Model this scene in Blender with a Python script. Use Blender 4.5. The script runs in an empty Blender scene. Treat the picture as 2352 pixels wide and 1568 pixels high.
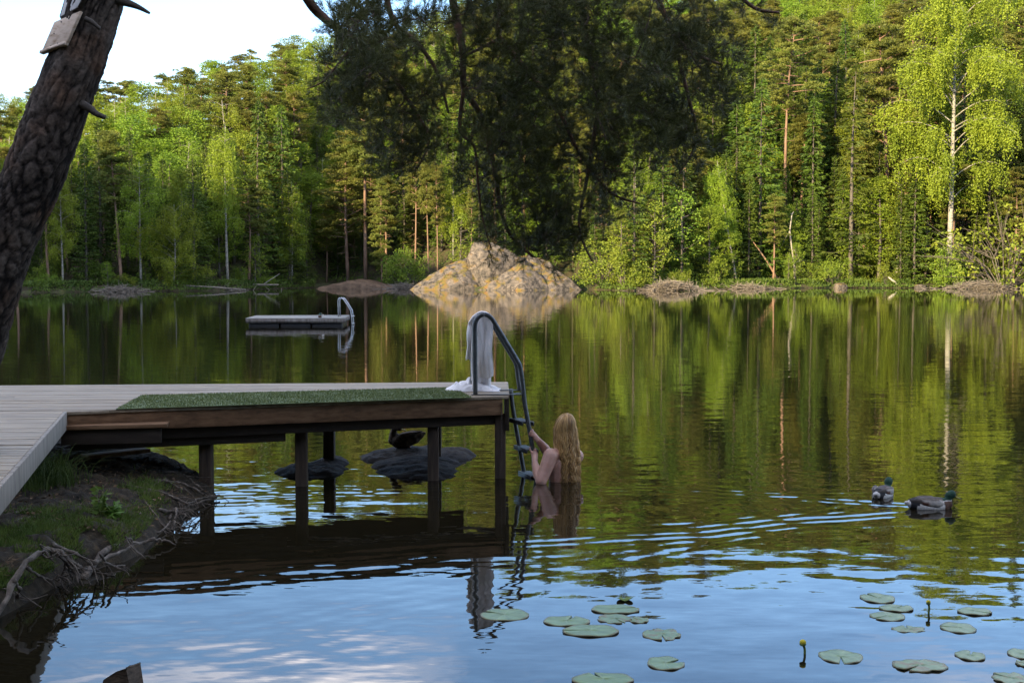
import bpy, bmesh, math, random
import numpy as np
from mathutils import Vector, Matrix, noise as mnoise

SC = bpy.context.scene
COL = SC.collection
R = math.radians

# ------------------------------------------------------------------ camera
CAM_H = 2.0
FOC = 2800.0            # focal length in units of a 2352 px wide picture
PITCH = math.atan((784 - 615) / FOC)
cam_d = bpy.data.cameras.new("camera")
cam = bpy.data.objects.new("camera", cam_d)
COL.objects.link(cam)
cam.location = (0, 0, CAM_H)
cam.rotation_euler = (math.pi / 2 - PITCH, 0, 0)
cam_d.sensor_width = 36.0
cam_d.lens = FOC / 2352 * 36.0
cam_d.clip_end = 2000
SC.camera = cam

# ------------------------------------------------------------------ light
SUN_EL, SUN_AZ = R(17), R(216)          # azimuth clockwise from +Y: behind the camera and to its left
sv = Vector((math.sin(SUN_AZ) * math.cos(SUN_EL), math.cos(SUN_AZ) * math.cos(SUN_EL), math.sin(SUN_EL)))
w = bpy.data.worlds.new("World")
SC.world = w
w.use_nodes = True
nt = w.node_tree
bg = nt.nodes["Background"]
sky = nt.nodes.new("ShaderNodeTexSky")
sky.sky_type = 'NISHITA'
sky.sun_disc = False
sky.sun_elevation = SUN_EL
sky.sun_rotation = SUN_AZ
sky.air_density = 0.9
sky.dust_density = 0.0
sky.ozone_density = 3.0
# a few thin evening clouds high up
tc = nt.nodes.new("ShaderNodeTexCoord")
mp = nt.nodes.new("ShaderNodeMapping")
mp.inputs["Scale"].default_value = (1.0, 1.0, 2.6)
cn = nt.nodes.new("ShaderNodeTexNoise")
cn.inputs["Scale"].default_value = 3.1
cn.inputs["Detail"].default_value = 7
cn.inputs["Roughness"].default_value = 0.55
cr = nt.nodes.new("ShaderNodeValToRGB")
cr.color_ramp.elements[0].position = 0.47
cr.color_ramp.elements[1].position = 0.66
cmix = nt.nodes.new("ShaderNodeMixRGB")
cmix.inputs[2].default_value = (9.5, 9.0, 9.2, 1)
sep = nt.nodes.new("ShaderNodeSeparateXYZ")
mr = nt.nodes.new("ShaderNodeMapRange")
mr.inputs[1].default_value = 0.285
mr.inputs[2].default_value = 0.34
mul = nt.nodes.new("ShaderNodeMath")
mul.operation = 'MULTIPLY'
nt.links.new(tc.outputs["Generated"], mp.inputs[0])
nt.links.new(mp.outputs[0], cn.inputs["Vector"])
nt.links.new(cn.outputs["Fac"], cr.inputs[0])
nt.links.new(tc.outputs["Generated"], sep.inputs[0])
nt.links.new(sep.outputs["Z"], mr.inputs[0])
nt.links.new(cr.outputs[0], mul.inputs[0])
nt.links.new(mr.outputs[0], mul.inputs[1])
nt.links.new(mul.outputs[0], cmix.inputs[0])
hz = nt.nodes.new("ShaderNodeMapRange")        # milky evening air low above the horizon
hz.inputs[1].default_value, hz.inputs[2].default_value, hz.inputs[3].default_value, hz.inputs[4].default_value = 0.06, 0.24, 0.25, 0.0
hmix = nt.nodes.new("ShaderNodeMixRGB")
hmix.inputs[2].default_value = (5.6, 5.7, 5.8, 1)
nt.links.new(sep.outputs["Z"], hz.inputs[0])
nt.links.new(hz.outputs[0], hmix.inputs[0])
nt.links.new(sky.outputs[0], hmix.inputs[1])
nt.links.new(hmix.outputs[0], cmix.inputs[1])
nt.links.new(cmix.outputs[0], bg.inputs[0])
bg.inputs[1].default_value = 0.15

sun_d = bpy.data.lights.new("sun", 'SUN')
sun_d.energy = 5.0
sun_d.angle = R(0.5)
sun_d.color = (1.0, 0.81, 0.48)
sun = bpy.data.objects.new("sun", sun_d)
COL.objects.link(sun)
sun.rotation_euler = sv.to_track_quat('Z', 'Y').to_euler()

SC.view_settings.view_transform = 'Standard'
SC.view_settings.look = 'None'
SC.view_settings.exposure = 1.7
SC.view_settings.gamma = 1.0
SC.cycles.max_bounces = 6
SC.cycles.diffuse_bounces = 3
SC.cycles.glossy_bounces = 3
SC.cycles.transmission_bounces = 3
SC.cycles.caustics_reflective = False
SC.cycles.caustics_refractive = False
SC.cycles.use_denoising = True

# ------------------------------------------------------------------ picture <-> world
_cp, _sp = math.cos(PITCH), math.sin(PITCH)


def ray(px, py):
    u, v = (px - 1176) / FOC, (784 - py) / FOC
    return np.array((u, _cp + v * _sp, -_sp + v * _cp))


def at_y(px, py, Y):
    d = ray(px, py)
    return d * (Y / d[1]) + np.array((0, 0, CAM_H))


def at_z(px, py, z=0.0):
    d = ray(px, py)
    return d * ((z - CAM_H) / d[2]) + np.array((0, 0, CAM_H))


def project(p):
    x, y, z = p[0], p[1], p[2] - CAM_H
    f = y * _cp - z * _sp
    v = y * _sp + z * _cp
    return 1176 + FOC * x / f, 784 - FOC * v / f


# ------------------------------------------------------------------ helpers
def tag(o, label=None, cat=None, group=None, kind=None):
    if label:
        o['label'] = label
    if cat:
        o['category'] = cat
    if group:
        o['group'] = group
    if kind:
        o['kind'] = kind
    return o


def thing(name, label, cat, loc=(0, 0, 0), group=None):
    o = bpy.data.objects.new(name, None)
    COL.objects.link(o)
    o.location = loc
    o.empty_display_size = 0.2
    return tag(o, label, cat, group)


def mesh_data(name, verts, faces_list, mat=None, smooth=True):
    """faces_list: list of int arrays (n,k)"""
    verts = np.asarray(verts, dtype=np.float32)
    me = bpy.data.meshes.new(name)
    me.vertices.add(len(verts))
    me.vertices.foreach_set("co", verts.ravel())
    fl = [np.asarray(f, dtype=np.int32) for f in faces_list if len(f)]
    loops = np.concatenate([f.ravel() for f in fl])
    tot = np.concatenate([np.full(len(f), f.shape[1], np.int32) for f in fl])
    start = np.concatenate([[0], np.cumsum(tot)[:-1]]).astype(np.int32)
    me.loops.add(len(loops))
    me.loops.foreach_set("vertex_index", loops)
    me.polygons.add(len(tot))
    me.polygons.foreach_set("loop_start", start)
    me.polygons.foreach_set("loop_total", tot)
    if smooth:
        me.polygons.foreach_set("use_smooth", np.ones(len(tot), bool))
    me.update(calc_edges=True)
    me.validate()
    if mat:
        me.materials.append(mat)
    return me


def link(name, me, parent=None):
    o = bpy.data.objects.new(name, me)
    COL.objects.link(o)
    if parent is not None:
        o.parent = parent
    return o


class MB:
    def __init__(self):
        self.v, self.q, self.t, self.n = [], [], [], 0

    def add(self, v, quads=None, tris=None):
        v = np.asarray(v, float).reshape(-1, 3)
        if quads is not None and len(quads):
            self.q.append(np.asarray(quads, np.int64).reshape(-1, 4) + self.n)
        if tris is not None and len(tris):
            self.t.append(np.asarray(tris, np.int64).reshape(-1, 3) + self.n)
        self.v.append(v)
        self.n += len(v)

    def hexa(self, c):          # 8 corners: bottom ring 0-3 (ccw), top ring 4-7
        self.add(c, [(3, 2, 1, 0), (4, 5, 6, 7), (0, 1, 5, 4), (1, 2, 6, 5), (2, 3, 7, 6), (3, 0, 4, 7)])

    def box(self, lo, hi):
        (a, b, c), (d, e, f) = lo, hi
        self.hexa([(a, b, c), (d, b, c), (d, e, c), (a, e, c), (a, b, f), (d, b, f), (d, e, f), (a, e, f)])

    def beam(self, p0, p1, wd, ht, up=(0, 0, 1)):
        p0, p1, up = np.array(p0, float), np.array(p1, float), np.array(up, float)
        t = p1 - p0
        t /= np.linalg.norm(t)
        s = np.cross(t, up)
        s /= np.linalg.norm(s)
        u = np.cross(s, t)
        c = []
        for z in (-ht / 2, ht / 2):
            for p, k in ((p0, -1), (p0, 1), (p1, 1), (p1, -1)):
                c.append(p + s * k * wd / 2 + u * z)
        self.hexa([c[0], c[3], c[2], c[1], c[4], c[7], c[6], c[5]][::1])

    def prism(self, poly, z0, z1):
        n = len(poly)
        P = [(p[0], p[1], z0) for p in poly] + [(p[0], p[1], z1) for p in poly]
        tr = [(0, i + 1, i) for i in range(1, n - 1)] + [(n, n + i, n + i + 1) for i in range(1, n - 1)]
        self.add(P, [(i, (i + 1) % n, n + (i + 1) % n, n + i) for i in range(n)], tr)

    def tube(self, pts, rad, sides=8, cap=True, flat=1.0, ref=None):
        pts = np.asarray(pts, float)
        n = len(pts)
        rad = np.broadcast_to(np.asarray(rad, float), (n,))
        t = np.gradient(pts, axis=0)
        t /= np.linalg.norm(t, axis=1)[:, None] + 1e-12
        if ref is None:
            ref = np.array((0, 0, 1.0)) if abs(t[:, 2]).mean() < 0.8 else np.array((1.0, 0, 0))
        a = np.cross(t, ref)
        a /= np.linalg.norm(a, axis=1)[:, None] + 1e-12
        b = np.cross(t, a)
        ang = np.arange(sides) * 2 * math.pi / sides
        V = (pts[:, None, :] + rad[:, None, None] * (np.cos(ang)[None, :, None] * a[:, None, :]
             + flat * np.sin(ang)[None, :, None] * b[:, None, :])).reshape(-1, 3)
        i = np.arange(n - 1)[:, None] * sides
        j = np.arange(sides)[None, :]
        k = (j + 1) % sides
        Q = np.stack([i + j, i + k, i + sides + k, i + sides + j], -1).reshape(-1, 4)
        T = []
        if cap:
            V = np.vstack([V, pts[0], pts[-1]])
            c0, c1 = n * sides, n * sides + 1
            jj = np.arange(sides)
            T = np.vstack([np.stack([np.full(sides, c0), (jj + 1) % sides, jj], -1),
                           np.stack([np.full(sides, c1), (n - 1) * sides + jj, (n - 1) * sides + (jj + 1) % sides], -1)])
        self.add(V, Q, T)

    def ellipsoid(self, c, r, rot=None, nu=16, nv=10):
        th = np.linspace(0, math.pi, nv + 1)[1:-1]
        ph = np.arange(nu) * 2 * math.pi / nu
        V = np.array([(math.sin(a) * math.cos(b), math.sin(a) * math.sin(b), math.cos(a)) for a in th for b in ph] + [(0, 0, 1), (0, 0, -1)])
        V = V * np.asarray(r, float)
        if rot is not None:
            V = V @ np.array(rot).T
        V = V + np.asarray(c, float)
        m = len(th)
        Q = [(i * nu + j, (i + 1) * nu + j, (i + 1) * nu + (j + 1) % nu, i * nu + (j + 1) % nu) for i in range(m - 1) for j in range(nu)]
        T = [(m * nu, j, (j + 1) % nu) for j in range(nu)] + [(m * nu + 1, (m - 1) * nu + (j + 1) % nu, (m - 1) * nu + j) for j in range(nu)]
        self.add(V, Q, T)

    def capsule(self, p0, r0, p1, r1, n=12):
        p0, p1 = np.array(p0, float), np.array(p1, float)
        self.tube([p0, p0 + (p1 - p0) * .5, p1], [r0, (r0 + r1) / 2, r1], n)
        self.ellipsoid(p0, (r0,) * 3, nu=n, nv=8)
        self.ellipsoid(p1, (r1,) * 3, nu=n, nv=8)

    def leaves(self, c, d, L, W, rng, tip=0.5):
        """diamond shaped leaf faces: base c, direction d, length L, width W"""
        n = len(c)
        d = d / (np.linalg.norm(d, axis=1)[:, None] + 1e-9)
        s = np.cross(d, rng.normal(size=(n, 3)))
        s /= np.linalg.norm(s, axis=1)[:, None] + 1e-9
        L = np.broadcast_to(L, (n,))[:, None]
        W = np.broadcast_to(W, (n,))[:, None]
        m = c + d * L * tip
        V = np.stack([c, m + s * W / 2, c + d * L, m - s * W / 2], 1).reshape(-1, 3)
        self.add(V, np.arange(4 * n).reshape(-1, 4))

    def arrays(self):
        return (np.vstack(self.v), np.vstack(self.q) if self.q else np.zeros((0, 4), int), np.vstack(self.t) if self.t else np.zeros((0, 3), int))

    def data(self, name, mat=None, smooth=True, off=None):
        V, Q, T = self.arrays()
        if off is not None:
            V = V - np.asarray(off)
        return mesh_data(name, V, [Q, T], mat, smooth)

    def build(self, name, mat=None, parent=None, smooth=True, bevel=0):
        off = np.array(parent_world(parent)) if parent is not None else None
        o = link(name, self.data(name, mat, smooth, off), parent)
        if bevel:
            m = o.modifiers.new("bevel", 'BEVEL')
            m.width = bevel
            m.segments = 2
            m.limit_method = 'ANGLE'
        return o


def parent_world(p):
    v = Vector((0, 0, 0))
    while p is not None:
        v += p.location
        p = p.parent
    return v


def remeshed(mb, voxel, smooth_it=6, decimate=None):
    """union of overlapping closed pieces as one continuous surface; returns a mesh datablock"""
    me = mb.data("temp_body")
    o = bpy.data.objects.new("temp_body", me)
    COL.objects.link(o)
    m = o.modifiers.new("r", 'REMESH')
    m.mode = 'VOXEL'
    m.voxel_size = voxel
    m.use_smooth_shade = True
    if smooth_it:
        s = o.modifiers.new("s", 'SMOOTH')
        s.factor = 0.5
        s.iterations = smooth_it
    dg = bpy.context.evaluated_depsgraph_get()
    dg.update()
    out = bpy.data.meshes.new_from_object(o.evaluated_get(dg))
    bpy.data.objects.remove(o)
    bpy.data.meshes.remove(me)
    return out


def coords(me):
    a = np.empty(len(me.vertices) * 3, np.float32)
    me.vertices.foreach_get("co", a)
    return a.reshape(-1, 3)


def set_coords(me, a):
    me.vertices.foreach_set("co", np.asarray(a, np.float32).ravel())
    me.update()


def paint(me, cols, name="colour"):
    at = me.color_attributes.new(name, 'FLOAT_COLOR', 'POINT')
    c = np.ones((len(me.vertices), 4), np.float32)
    c[:, :3] = cols
    at.data.foreach_set("color", c.ravel())


# ------------------------------------------------------------------ materials
def N(nt, typ, **kw):
    n = nt.nodes.new(typ)
    for k, v in kw.items():
        if hasattr(n, k):
            setattr(n, k, v)
        else:
            n.inputs[k.replace('_', ' ')].default_value = v
    return n


def new_mat(name):
    m = bpy.data.materials.new(name)
    m.use_nodes = True
    return m, m.node_tree, m.node_tree.nodes["Principled BSDF"]


def ramp(nt, src, stops):
    r = nt.nodes.new("ShaderNodeValToRGB")
    el = r.color_ramp.elements
    while len(el) < len(stops):
        el.new(0.5)
    for e, (p, c) in zip(el, stops):
        e.position = p
        e.color = (*c, 1) if len(c) == 3 else c
    nt.links.new(src, r.inputs[0])
    return r


def noise_mat(name, stops, scale=5, stretch=(1, 1, 1), detail=6, rough=0.8, bump=0.0, bump_scale=None, spec=0.3, island=0.0, coord="Object", bdist=0.02, rough_n=0.6):
    m, nt, b = new_mat(name)
    tc = N(nt, "ShaderNodeTexCoord")
    mp = N(nt, "ShaderNodeMapping")
    mp.inputs["Scale"].default_value = stretch
    nt.links.new(tc.outputs[coord], mp.inputs[0])
    vec = mp.outputs[0]
    if island:
        g = N(nt, "ShaderNodeNewGeometry")
        ad = N(nt, "ShaderNodeVectorMath", operation='ADD')
        sc = N(nt, "ShaderNodeVectorMath", operation='SCALE')
        cb = N(nt, "ShaderNodeCombineXYZ")
        for k in range(3):
            nt.links.new(g.outputs["Random Per Island"], cb.inputs[k])
        nt.links.new(cb.outputs[0], sc.inputs[0])
        sc.inputs["Scale"].default_value = 37
        nt.links.new(vec, ad.inputs[0])
        nt.links.new(sc.outputs[0], ad.inputs[1])
        vec = ad.outputs[0]
    n = N(nt, "ShaderNodeTexNoise")
    n.inputs["Scale"].default_value = scale
    n.inputs["Detail"].default_value = detail
    n.inputs["Roughness"].default_value = rough_n
    nt.links.new(vec, n.inputs["Vector"])
    r = ramp(nt, n.outputs["Fac"], stops)
    out = r.outputs[0]
    if island:
        hs = N(nt, "ShaderNodeHueSaturation")
        mr = N(nt, "ShaderNodeMapRange")
        mr.inputs[3].default_value = 1 - island
        mr.inputs[4].default_value = 1 + island
        nt.links.new(g.outputs["Random Per Island"], mr.inputs[0])
        nt.links.new(mr.outputs[0], hs.inputs["Value"])
        nt.links.new(out, hs.inputs["Color"])
        out = hs.outputs[0]
    nt.links.new(out, b.inputs["Base Color"])
    b.inputs["Roughness"].default_value = rough
    b.inputs["Specular IOR Level"].default_value = spec
    if bump:
        n2 = N(nt, "ShaderNodeTexNoise")
        n2.inputs["Scale"].default_value = bump_scale or scale * 2
        n2.inputs["Detail"].default_value = 8
        n2.inputs["Roughness"].default_value = 0.65
        nt.links.new(vec, n2.inputs["Vector"])
        bp = N(nt, "ShaderNodeBump")
        bp.inputs["Strength"].default_value = bump
        bp.inputs["Distance"].default_value = bdist
        nt.links.new(n2.outputs["Fac"], bp.inputs["Height"])
        nt.links.new(bp.outputs[0], b.inputs["Normal"])
    return m


def leaf_mat(name, c1, c2, trans=0.35, rough=0.6, scale=0.5, vary=0.25, hue=0.02):
    """diffuse + translucent leaf; colour varies clump by clump, leaf by leaf and tree by tree"""
    m, nt, b = new_mat(name)
    tc = N(nt, "ShaderNodeTexCoord")
    n = N(nt, "ShaderNodeTexNoise")
    n.inputs["Scale"].default_value = scale
    n.inputs["Detail"].default_value = 3
    nt.links.new(tc.outputs["Object"], n.inputs["Vector"])
    r = ramp(nt, n.outputs["Fac"], [(0.32, c1), (0.68, c2)])
    g = N(nt, "ShaderNodeNewGeometry")
    oi = N(nt, "ShaderNodeObjectInfo")
    ad = N(nt, "ShaderNodeMath", operation='ADD')
    nt.links.new(g.outputs["Random Per Island"], ad.inputs[0])
    nt.links.new(oi.outputs["Random"], ad.inputs[1])
    mr = N(nt, "ShaderNodeMapRange")
    mr.inputs[2].default_value = 2
    mr.inputs[3].default_value = 1 - vary
    mr.inputs[4].default_value = 1 + vary
    nt.links.new(ad.outputs[0], mr.inputs[0])
    mh = N(nt, "ShaderNodeMapRange")
    mh.inputs[3].default_value = 0.5 - hue
    mh.inputs[4].default_value = 0.5 + hue
    nt.links.new(oi.outputs["Random"], mh.inputs[0])
    hs = N(nt, "ShaderNodeHueSaturation")
    nt.links.new(mh.outputs[0], hs.inputs["Hue"])
    nt.links.new(mr.outputs[0], hs.inputs["Value"])
    nt.links.new(r.outputs[0], hs.inputs["Color"])
    nt.links.new(hs.outputs[0], b.inputs["Base Color"])
    b.inputs["Roughness"].default_value = rough
    b.inputs["Specular IOR Level"].default_value = 0.25
    if trans:
        t = N(nt, "ShaderNodeBsdfTranslucent")
        nt.links.new(hs.outputs[0], t.inputs[0])
        mx = N(nt, "ShaderNodeMixShader")
        mx.inputs[0].default_value = trans
        nt.links.new(b.outputs[0], mx.inputs[1])
        nt.links.new(t.outputs[0], mx.inputs[2])
        nt.links.new(mx.outputs[0], nt.nodes["Material Output"].inputs[0])
    return m


def attr_mat(name, rough=0.7, spec=0.3, nscale=60, namp=0.25, bump=0.2, bdist=0.003):
    """the thing's own colours stored per vertex, broken up by fine noise"""
    m, nt, b = new_mat(name)
    a = N(nt, "ShaderNodeAttribute", attribute_name="colour")
    tc = N(nt, "ShaderNodeTexCoord")
    n = N(nt, "ShaderNodeTexNoise")
    n.inputs["Scale"].default_value = nscale
    n.inputs["Detail"].default_value = 5
    nt.links.new(tc.outputs["Object"], n.inputs["Vector"])
    mr = N(nt, "ShaderNodeMapRange")
    mr.inputs[1].default_value = 0.3
    mr.inputs[2].default_value = 0.7
    mr.inputs[3].default_value = 1 - namp
    mr.inputs[4].default_value = 1 + namp
    nt.links.new(n.outputs["Fac"], mr.inputs[0])
    hs = N(nt, "ShaderNodeHueSaturation")
    nt.links.new(mr.outputs[0], hs.inputs["Value"])
    nt.links.new(a.outputs["Color"], hs.inputs["Color"])
    nt.links.new(hs.outputs[0], b.inputs["Base Color"])
    b.inputs["Roughness"].default_value = rough
    b.inputs["Specular IOR Level"].default_value = spec
    if bump:
        bp = N(nt, "ShaderNodeBump")
        bp.inputs["Strength"].default_value = bump
        bp.inputs["Distance"].default_value = bdist
        nt.links.new(n.outputs["Fac"], bp.inputs["Height"])
        nt.links.new(bp.outputs[0], b.inputs["Normal"])
    return m


def fbm(p, sc, oct=4):
    return mnoise.fractal(Vector((p[0] * sc, p[1] * sc, p[2] * sc)), 0.6, 2.0, oct)


def interp(x, tab):
    return float(np.interp(x, [a for a, _ in tab], [b for _, b in tab]))
# ================================================================== THE SETTING: lake, far shore, hills
# far shoreline traced on the water plane
SHORE_PIX = [(-500, 672), (60, 672), (300, 669), (480, 668), (600, 664), (740, 660), (950, 663), (1100, 666), (1300, 663), (1450, 668), (1650, 664), (1900, 661), (2352, 662), (2900, 664)]
_sh = [at_z(a, b, 0.0) for a, b in SHORE_PIX]
SH_X = np.array([-260] + [p[0] for p in _sh] + [260])
SH_Y = np.array([20] + [p[1] for p in _sh] + [25])


def shore_y(x):
    return np.interp(x, SH_X, SH_Y) + .28 * np.sin(x * 1.9) * np.sin(x * .53 + 1) + .16 * np.sin(x * 4.7 + 2)


def far_slope(x):
    return np.interp(x, [-120, -70, -50, -30, -10, 15, 40, 120], [0.18, 0.25, 0.33, 0.47, 0.58, 0.62, 0.62, 0.6])


def ground_np(x, y):
    s = y - shore_y(x)
    flat = np.interp(x, [-60, -20, -8, 5, 12, 60], [5, 5, 2.5, 2.5, 5, 6])
    up = np.maximum(s - flat, 0)
    z = np.where(s > 0, 0.35 * np.clip(s / 0.8, 0, 1), np.maximum(s * 0.4, -1.2))
    lo_ = np.minimum(up, 30)
    hi_ = np.maximum(up - 30, 0)
    hi_ = np.where(hi_ < 105, hi_, 105 + 15 * (1 - np.exp(-np.maximum(hi_ - 105, 0) / 15)))
    z = z + far_slope(x) * (lo_ - 3 * (1 - np.exp(-lo_ / 3))) + np.interp(x, [-130, -100, -70, -42, -20, 0, 20, 60], [.15, .17, .19, .24, .32, .37, .38, .38]) * hi_
    z = z + np.where(s > 2, 1, 0) * (0.5 * np.sin(x * .21 + y * .13) + .35 * np.sin(x * .43 - y * .37 + 1.3)) * np.clip(up / 8, 0, 1)
    return z


def ground_z(x, y):
    return float(ground_np(np.array([x]), np.array([y]))[0])


M_FLOOR = noise_mat("forest_floor", [(0.3, (.022, .022, .008)), (0.48, (.05, .038, .018)), (0.6, (.045, .060, .014)), (0.72, (.11, .072, .022))], scale=0.9, detail=8, bump=0.8, bump_scale=3, bdist=.25)
xs = np.concatenate([np.linspace(-240, -72, 40), np.linspace(-70, 75, 190), np.linspace(78, 240, 40)])
ts = np.concatenate([[-6, -3, -1.2], np.linspace(-.4, 6, 26), np.linspace(6.6, 40, 44), np.linspace(42, 210, 40)])
X, S = np.meshgrid(xs, ts)
Yg = shore_y(X) + S
Z = ground_np(X, Yg)
jit = np.array([[fbm((x, y, 0), .7, 4) for x, y in zip(rx, ry)] for rx, ry in zip(X, Yg)])
Z = Z + jit * np.where(S > 0.3, .16, .03) * np.clip(1 + S / 20, 1, 3)
nx = len(xs)
i, j = np.meshgrid(np.arange(len(ts) - 1), np.arange(nx - 1), indexing='ij')
k = (i * nx + j).ravel()
far = link("hillside_terrain", mesh_data("hillside_terrain", np.stack([X, Yg, Z], -1).reshape(-1, 3), [np.stack([k, k + 1, k + nx + 1, k + nx], -1)], M_FLOOR))
tag(far, "wooded hillside rising steeply from the far lake shore", None, None, "structure")

# the shore the picture is taken from: an unseen bare slope, shaped to shade the foreground and left bank
def near_z(x, y):
    s = 1.2 - y + 0.02 * x * x / (1 + abs(x) * .1) * np.where(x < 0, -.55, .2)
    s = np.where(x < -8, np.maximum(s, 1.2 - y + (-x - 8) * .42), s)
    rise = np.interp(x, [-140, -70, -45, -20, 20, 60], [.85, .8, .5, .62, .62, .4])
    p_ = x * .809 - y * .588                     # across the light: ridge height set by where its shadow should fall
    cap = np.interp(p_, [-120, -76, -69, -60, 20, 60], [56, 50, 27, 27, 24, 16])
    rise = np.interp(p_, [-80, -70, -10], [2.8, 2.4, 2.0])
    return np.where(s > 0, .35 * np.clip(s / .8, 0, 1) + cap * np.tanh(rise * np.maximum(s - 5, 0) / cap), np.maximum(s * .35, -1.0))


xs = np.linspace(-150, 90, 130)
ys = np.concatenate([np.linspace(-75, -12, 40), np.linspace(-11.5, 46, 120)])
X, Y = np.meshgrid(xs, ys)
Z = near_z(X, Y)
Z = Z + np.array([[fbm((x, y, 3), .3, 4) for x, y in zip(rx, ry)] for rx, ry in zip(X, Y)]) * np.where(Z > 1, .9, .05)
nx = len(xs)
i, j = np.meshgrid(np.arange(len(ys) - 1), np.arange(nx - 1), indexing='ij')
k = (i * nx + j).ravel()
near = link("near_shade_hill", mesh_data("near_shade_hill", np.stack([X, Y, Z], -1).reshape(-1, 3), [np.stack([k, k + 1, k + nx + 1, k + nx], -1)], M_FLOOR))
tag(near, "unseen slope behind the camera, shaped to shade the foreground", None, None, "structure")

# ------------------------------------------------------------------ water
DUCKS = [(at_z(2140, 1166), 0.0, 1.0), (at_z(2028, 1138), 0.35, 0.6)]       # position, heading, wake strength
PERSON = at_z(1290, 1103)


def ripple(x, y):
    rng = np.random.default_rng(5)
    h = np.zeros_like(x)
    patch = 0.55 + 0.45 * np.sin(x * .9 + 1.1 * np.sin(y * .7)) * np.sin(y * 1.1 + .8 * np.sin(x * .6 + 2))
    for q in range(34):
        lam = math.exp(rng.uniform(math.log(.12), math.log(.55)))
        th = math.pi / 2 + rng.normal() * .55
        sl = 0.0016 * (lam / .3) ** .25
        h += sl * lam / 6.283 * np.sin((x * math.cos(th) + y * math.sin(th)) * 6.283 / lam + rng.uniform(0, 6.28)) * (patch if lam < .4 else 1)
    for (p, hd, amp) in DUCKS:
        c, s_ = math.cos(hd), math.sin(hd)
        dx, dy = x - p[0], y - p[1]
        t = -(dx * c + dy * s_) + .12          # distance behind the duck
        q = -dx * s_ + dy * c
        for side in (-1, 1):
            u = side * q - .40 * t
            wd = .10 + .10 * np.maximum(t, 0)
            env = np.exp(-(u / wd) ** 2) * (t > 0) * np.clip(t / .15, 0, 1) * np.exp(-np.maximum(t, 0) / 3.2)
            brk = .68 + .32 * np.sin(t * 2.3 + side + 1.7 * np.sin(u * 3.1)) * np.sin(t * .9 + u * 4 + 1)
            h += amp * .0023 * env * brk * np.sin((u * 1.0 + .12 * t) * 6.283 / .17 + 1.3 * np.sin(t * 1.9) + .8 * np.sin(t * 5.1 + u * 2))
        env = np.exp(-(q / (.07 + .1 * np.maximum(t, 0))) ** 2) * (t > 0) * np.exp(-np.maximum(t, 0) / 1.4)
        h += amp * .0014 * env * np.sin(t * 6.283 / .12)
    d = np.hypot(x - PERSON[0], y - PERSON[1])
    h += .0005 * np.exp(-d / .5) * np.sin(d * 6.283 / .11 + 1.5 * np.sin(x * 3)) * np.clip(d / .2, 0, 1)
    for (cx, cy, sx, sy, a) in ((*at_z(590, 1135)[:2], .9,   .5, .0004), (*at_z(860, 1128)[:2], .6, .35, .0003)):     # choppy water among the posts
        env = np.exp(-((x - cx) / sx) ** 2 - ((y - cy) / sy) ** 2)
        for q in range(14):
            lam, th = rng.uniform(.09, .24), math.pi / 2 + rng.normal() * .6
            h += a * .42 * env * np.sin((x * math.cos(th) + y * math.sin(th)) * 6.283 / lam + rng.uniform(0, 6.28) + 1.2 * np.sin(x * 4 + q))
    return h


yy = [0.5]
while yy[-1] < 18:
    yy.append(yy[-1] + (.25 if yy[-1] < 4.5 else .022 + max(0, yy[-1] - 12) * .008))
while yy[-1] < 150:
    yy.append(yy[-1] * 1.06)
yy = np.concatenate([[-8, -3, -1], np.array(yy)])
xx = np.concatenate([-np.geomspace(260, 6.1, 60), np.arange(-6, 6.0, .026), np.geomspace(6.1, 260, 60)])
X, Y = np.meshgrid(xx, yy)
fade = np.clip((18 - Y) / 7, 0, 1) * np.clip((7.5 - np.abs(X)) / 1.5, 0, 1) * np.clip((Y - 3) / 2, 0, 1)
Z = ripple(X, Y) * fade
nx = len(xx)
i, j = np.meshgrid(np.arange(len(yy) - 1), np.arange(nx - 1), indexing='ij')
k = (i * nx + j).ravel()

m, nt, b = new_mat("lake_water")
g = N(nt, "ShaderNodeNewGeometry")
sepg = N(nt, "ShaderNodeSeparateXYZ")
nt.links.new(g.outputs["Position"], sepg.inputs[0])
acc = g.outputs["Normal"]
for (scx, scy, amp, y0, y1, a0, a1) in ((9, 30, 1.0, 9, 70, .016, .0), (1.4, 6.0, 1.0, 14, 90, .022, .004), (4, 13, 1.0, 12, 100, .022, .003)):
    mp = N(nt, "ShaderNodeMapping")
    mp.inputs["Scale"].default_value = (scx, scy, 1)
    nt.links.new(g.outputs["Position"], mp.inputs[0])
    nz = N(nt, "ShaderNodeTexNoise")
    nz.inputs["Scale"].default_value = 1
    nz.inputs["Detail"].default_value = 2
    nt.links.new(mp.outputs[0], nz.inputs["Vector"])
    sb = N(nt, "ShaderNodeVectorMath", operation='SUBTRACT')
    nt.links.new(nz.outputs["Color"], sb.inputs[0])
    sb.inputs[1].default_value = (.5, .5, .5)
    ml = N(nt, "ShaderNodeVectorMath", operation='MULTIPLY')
    nt.links.new(sb.outputs[0], ml.inputs[0])
    ml.inputs[1].default_value = (.5, 1.6, 0)
    mr = N(nt, "ShaderNodeMapRange")
    mr.inputs[1].default_value, mr.inputs[2].default_value, mr.inputs[3].default_value, mr.inputs[4].default_value = y0, y1, a0, a1
    nt.links.new(sepg.outputs["Y"], mr.inputs[0])
    sl = N(nt, "ShaderNodeVectorMath", operation='SCALE')
    nt.links.new(ml.outputs[0], sl.inputs[0])
    nt.links.new(mr.outputs[0], sl.inputs["Scale"])
    ad = N(nt, "ShaderNodeVectorMath", operation='ADD')
    nt.links.new(acc, ad.inputs[0])
    nt.links.new(sl.outputs[0], ad.inputs[1])
    acc = ad.outputs[0]
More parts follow.
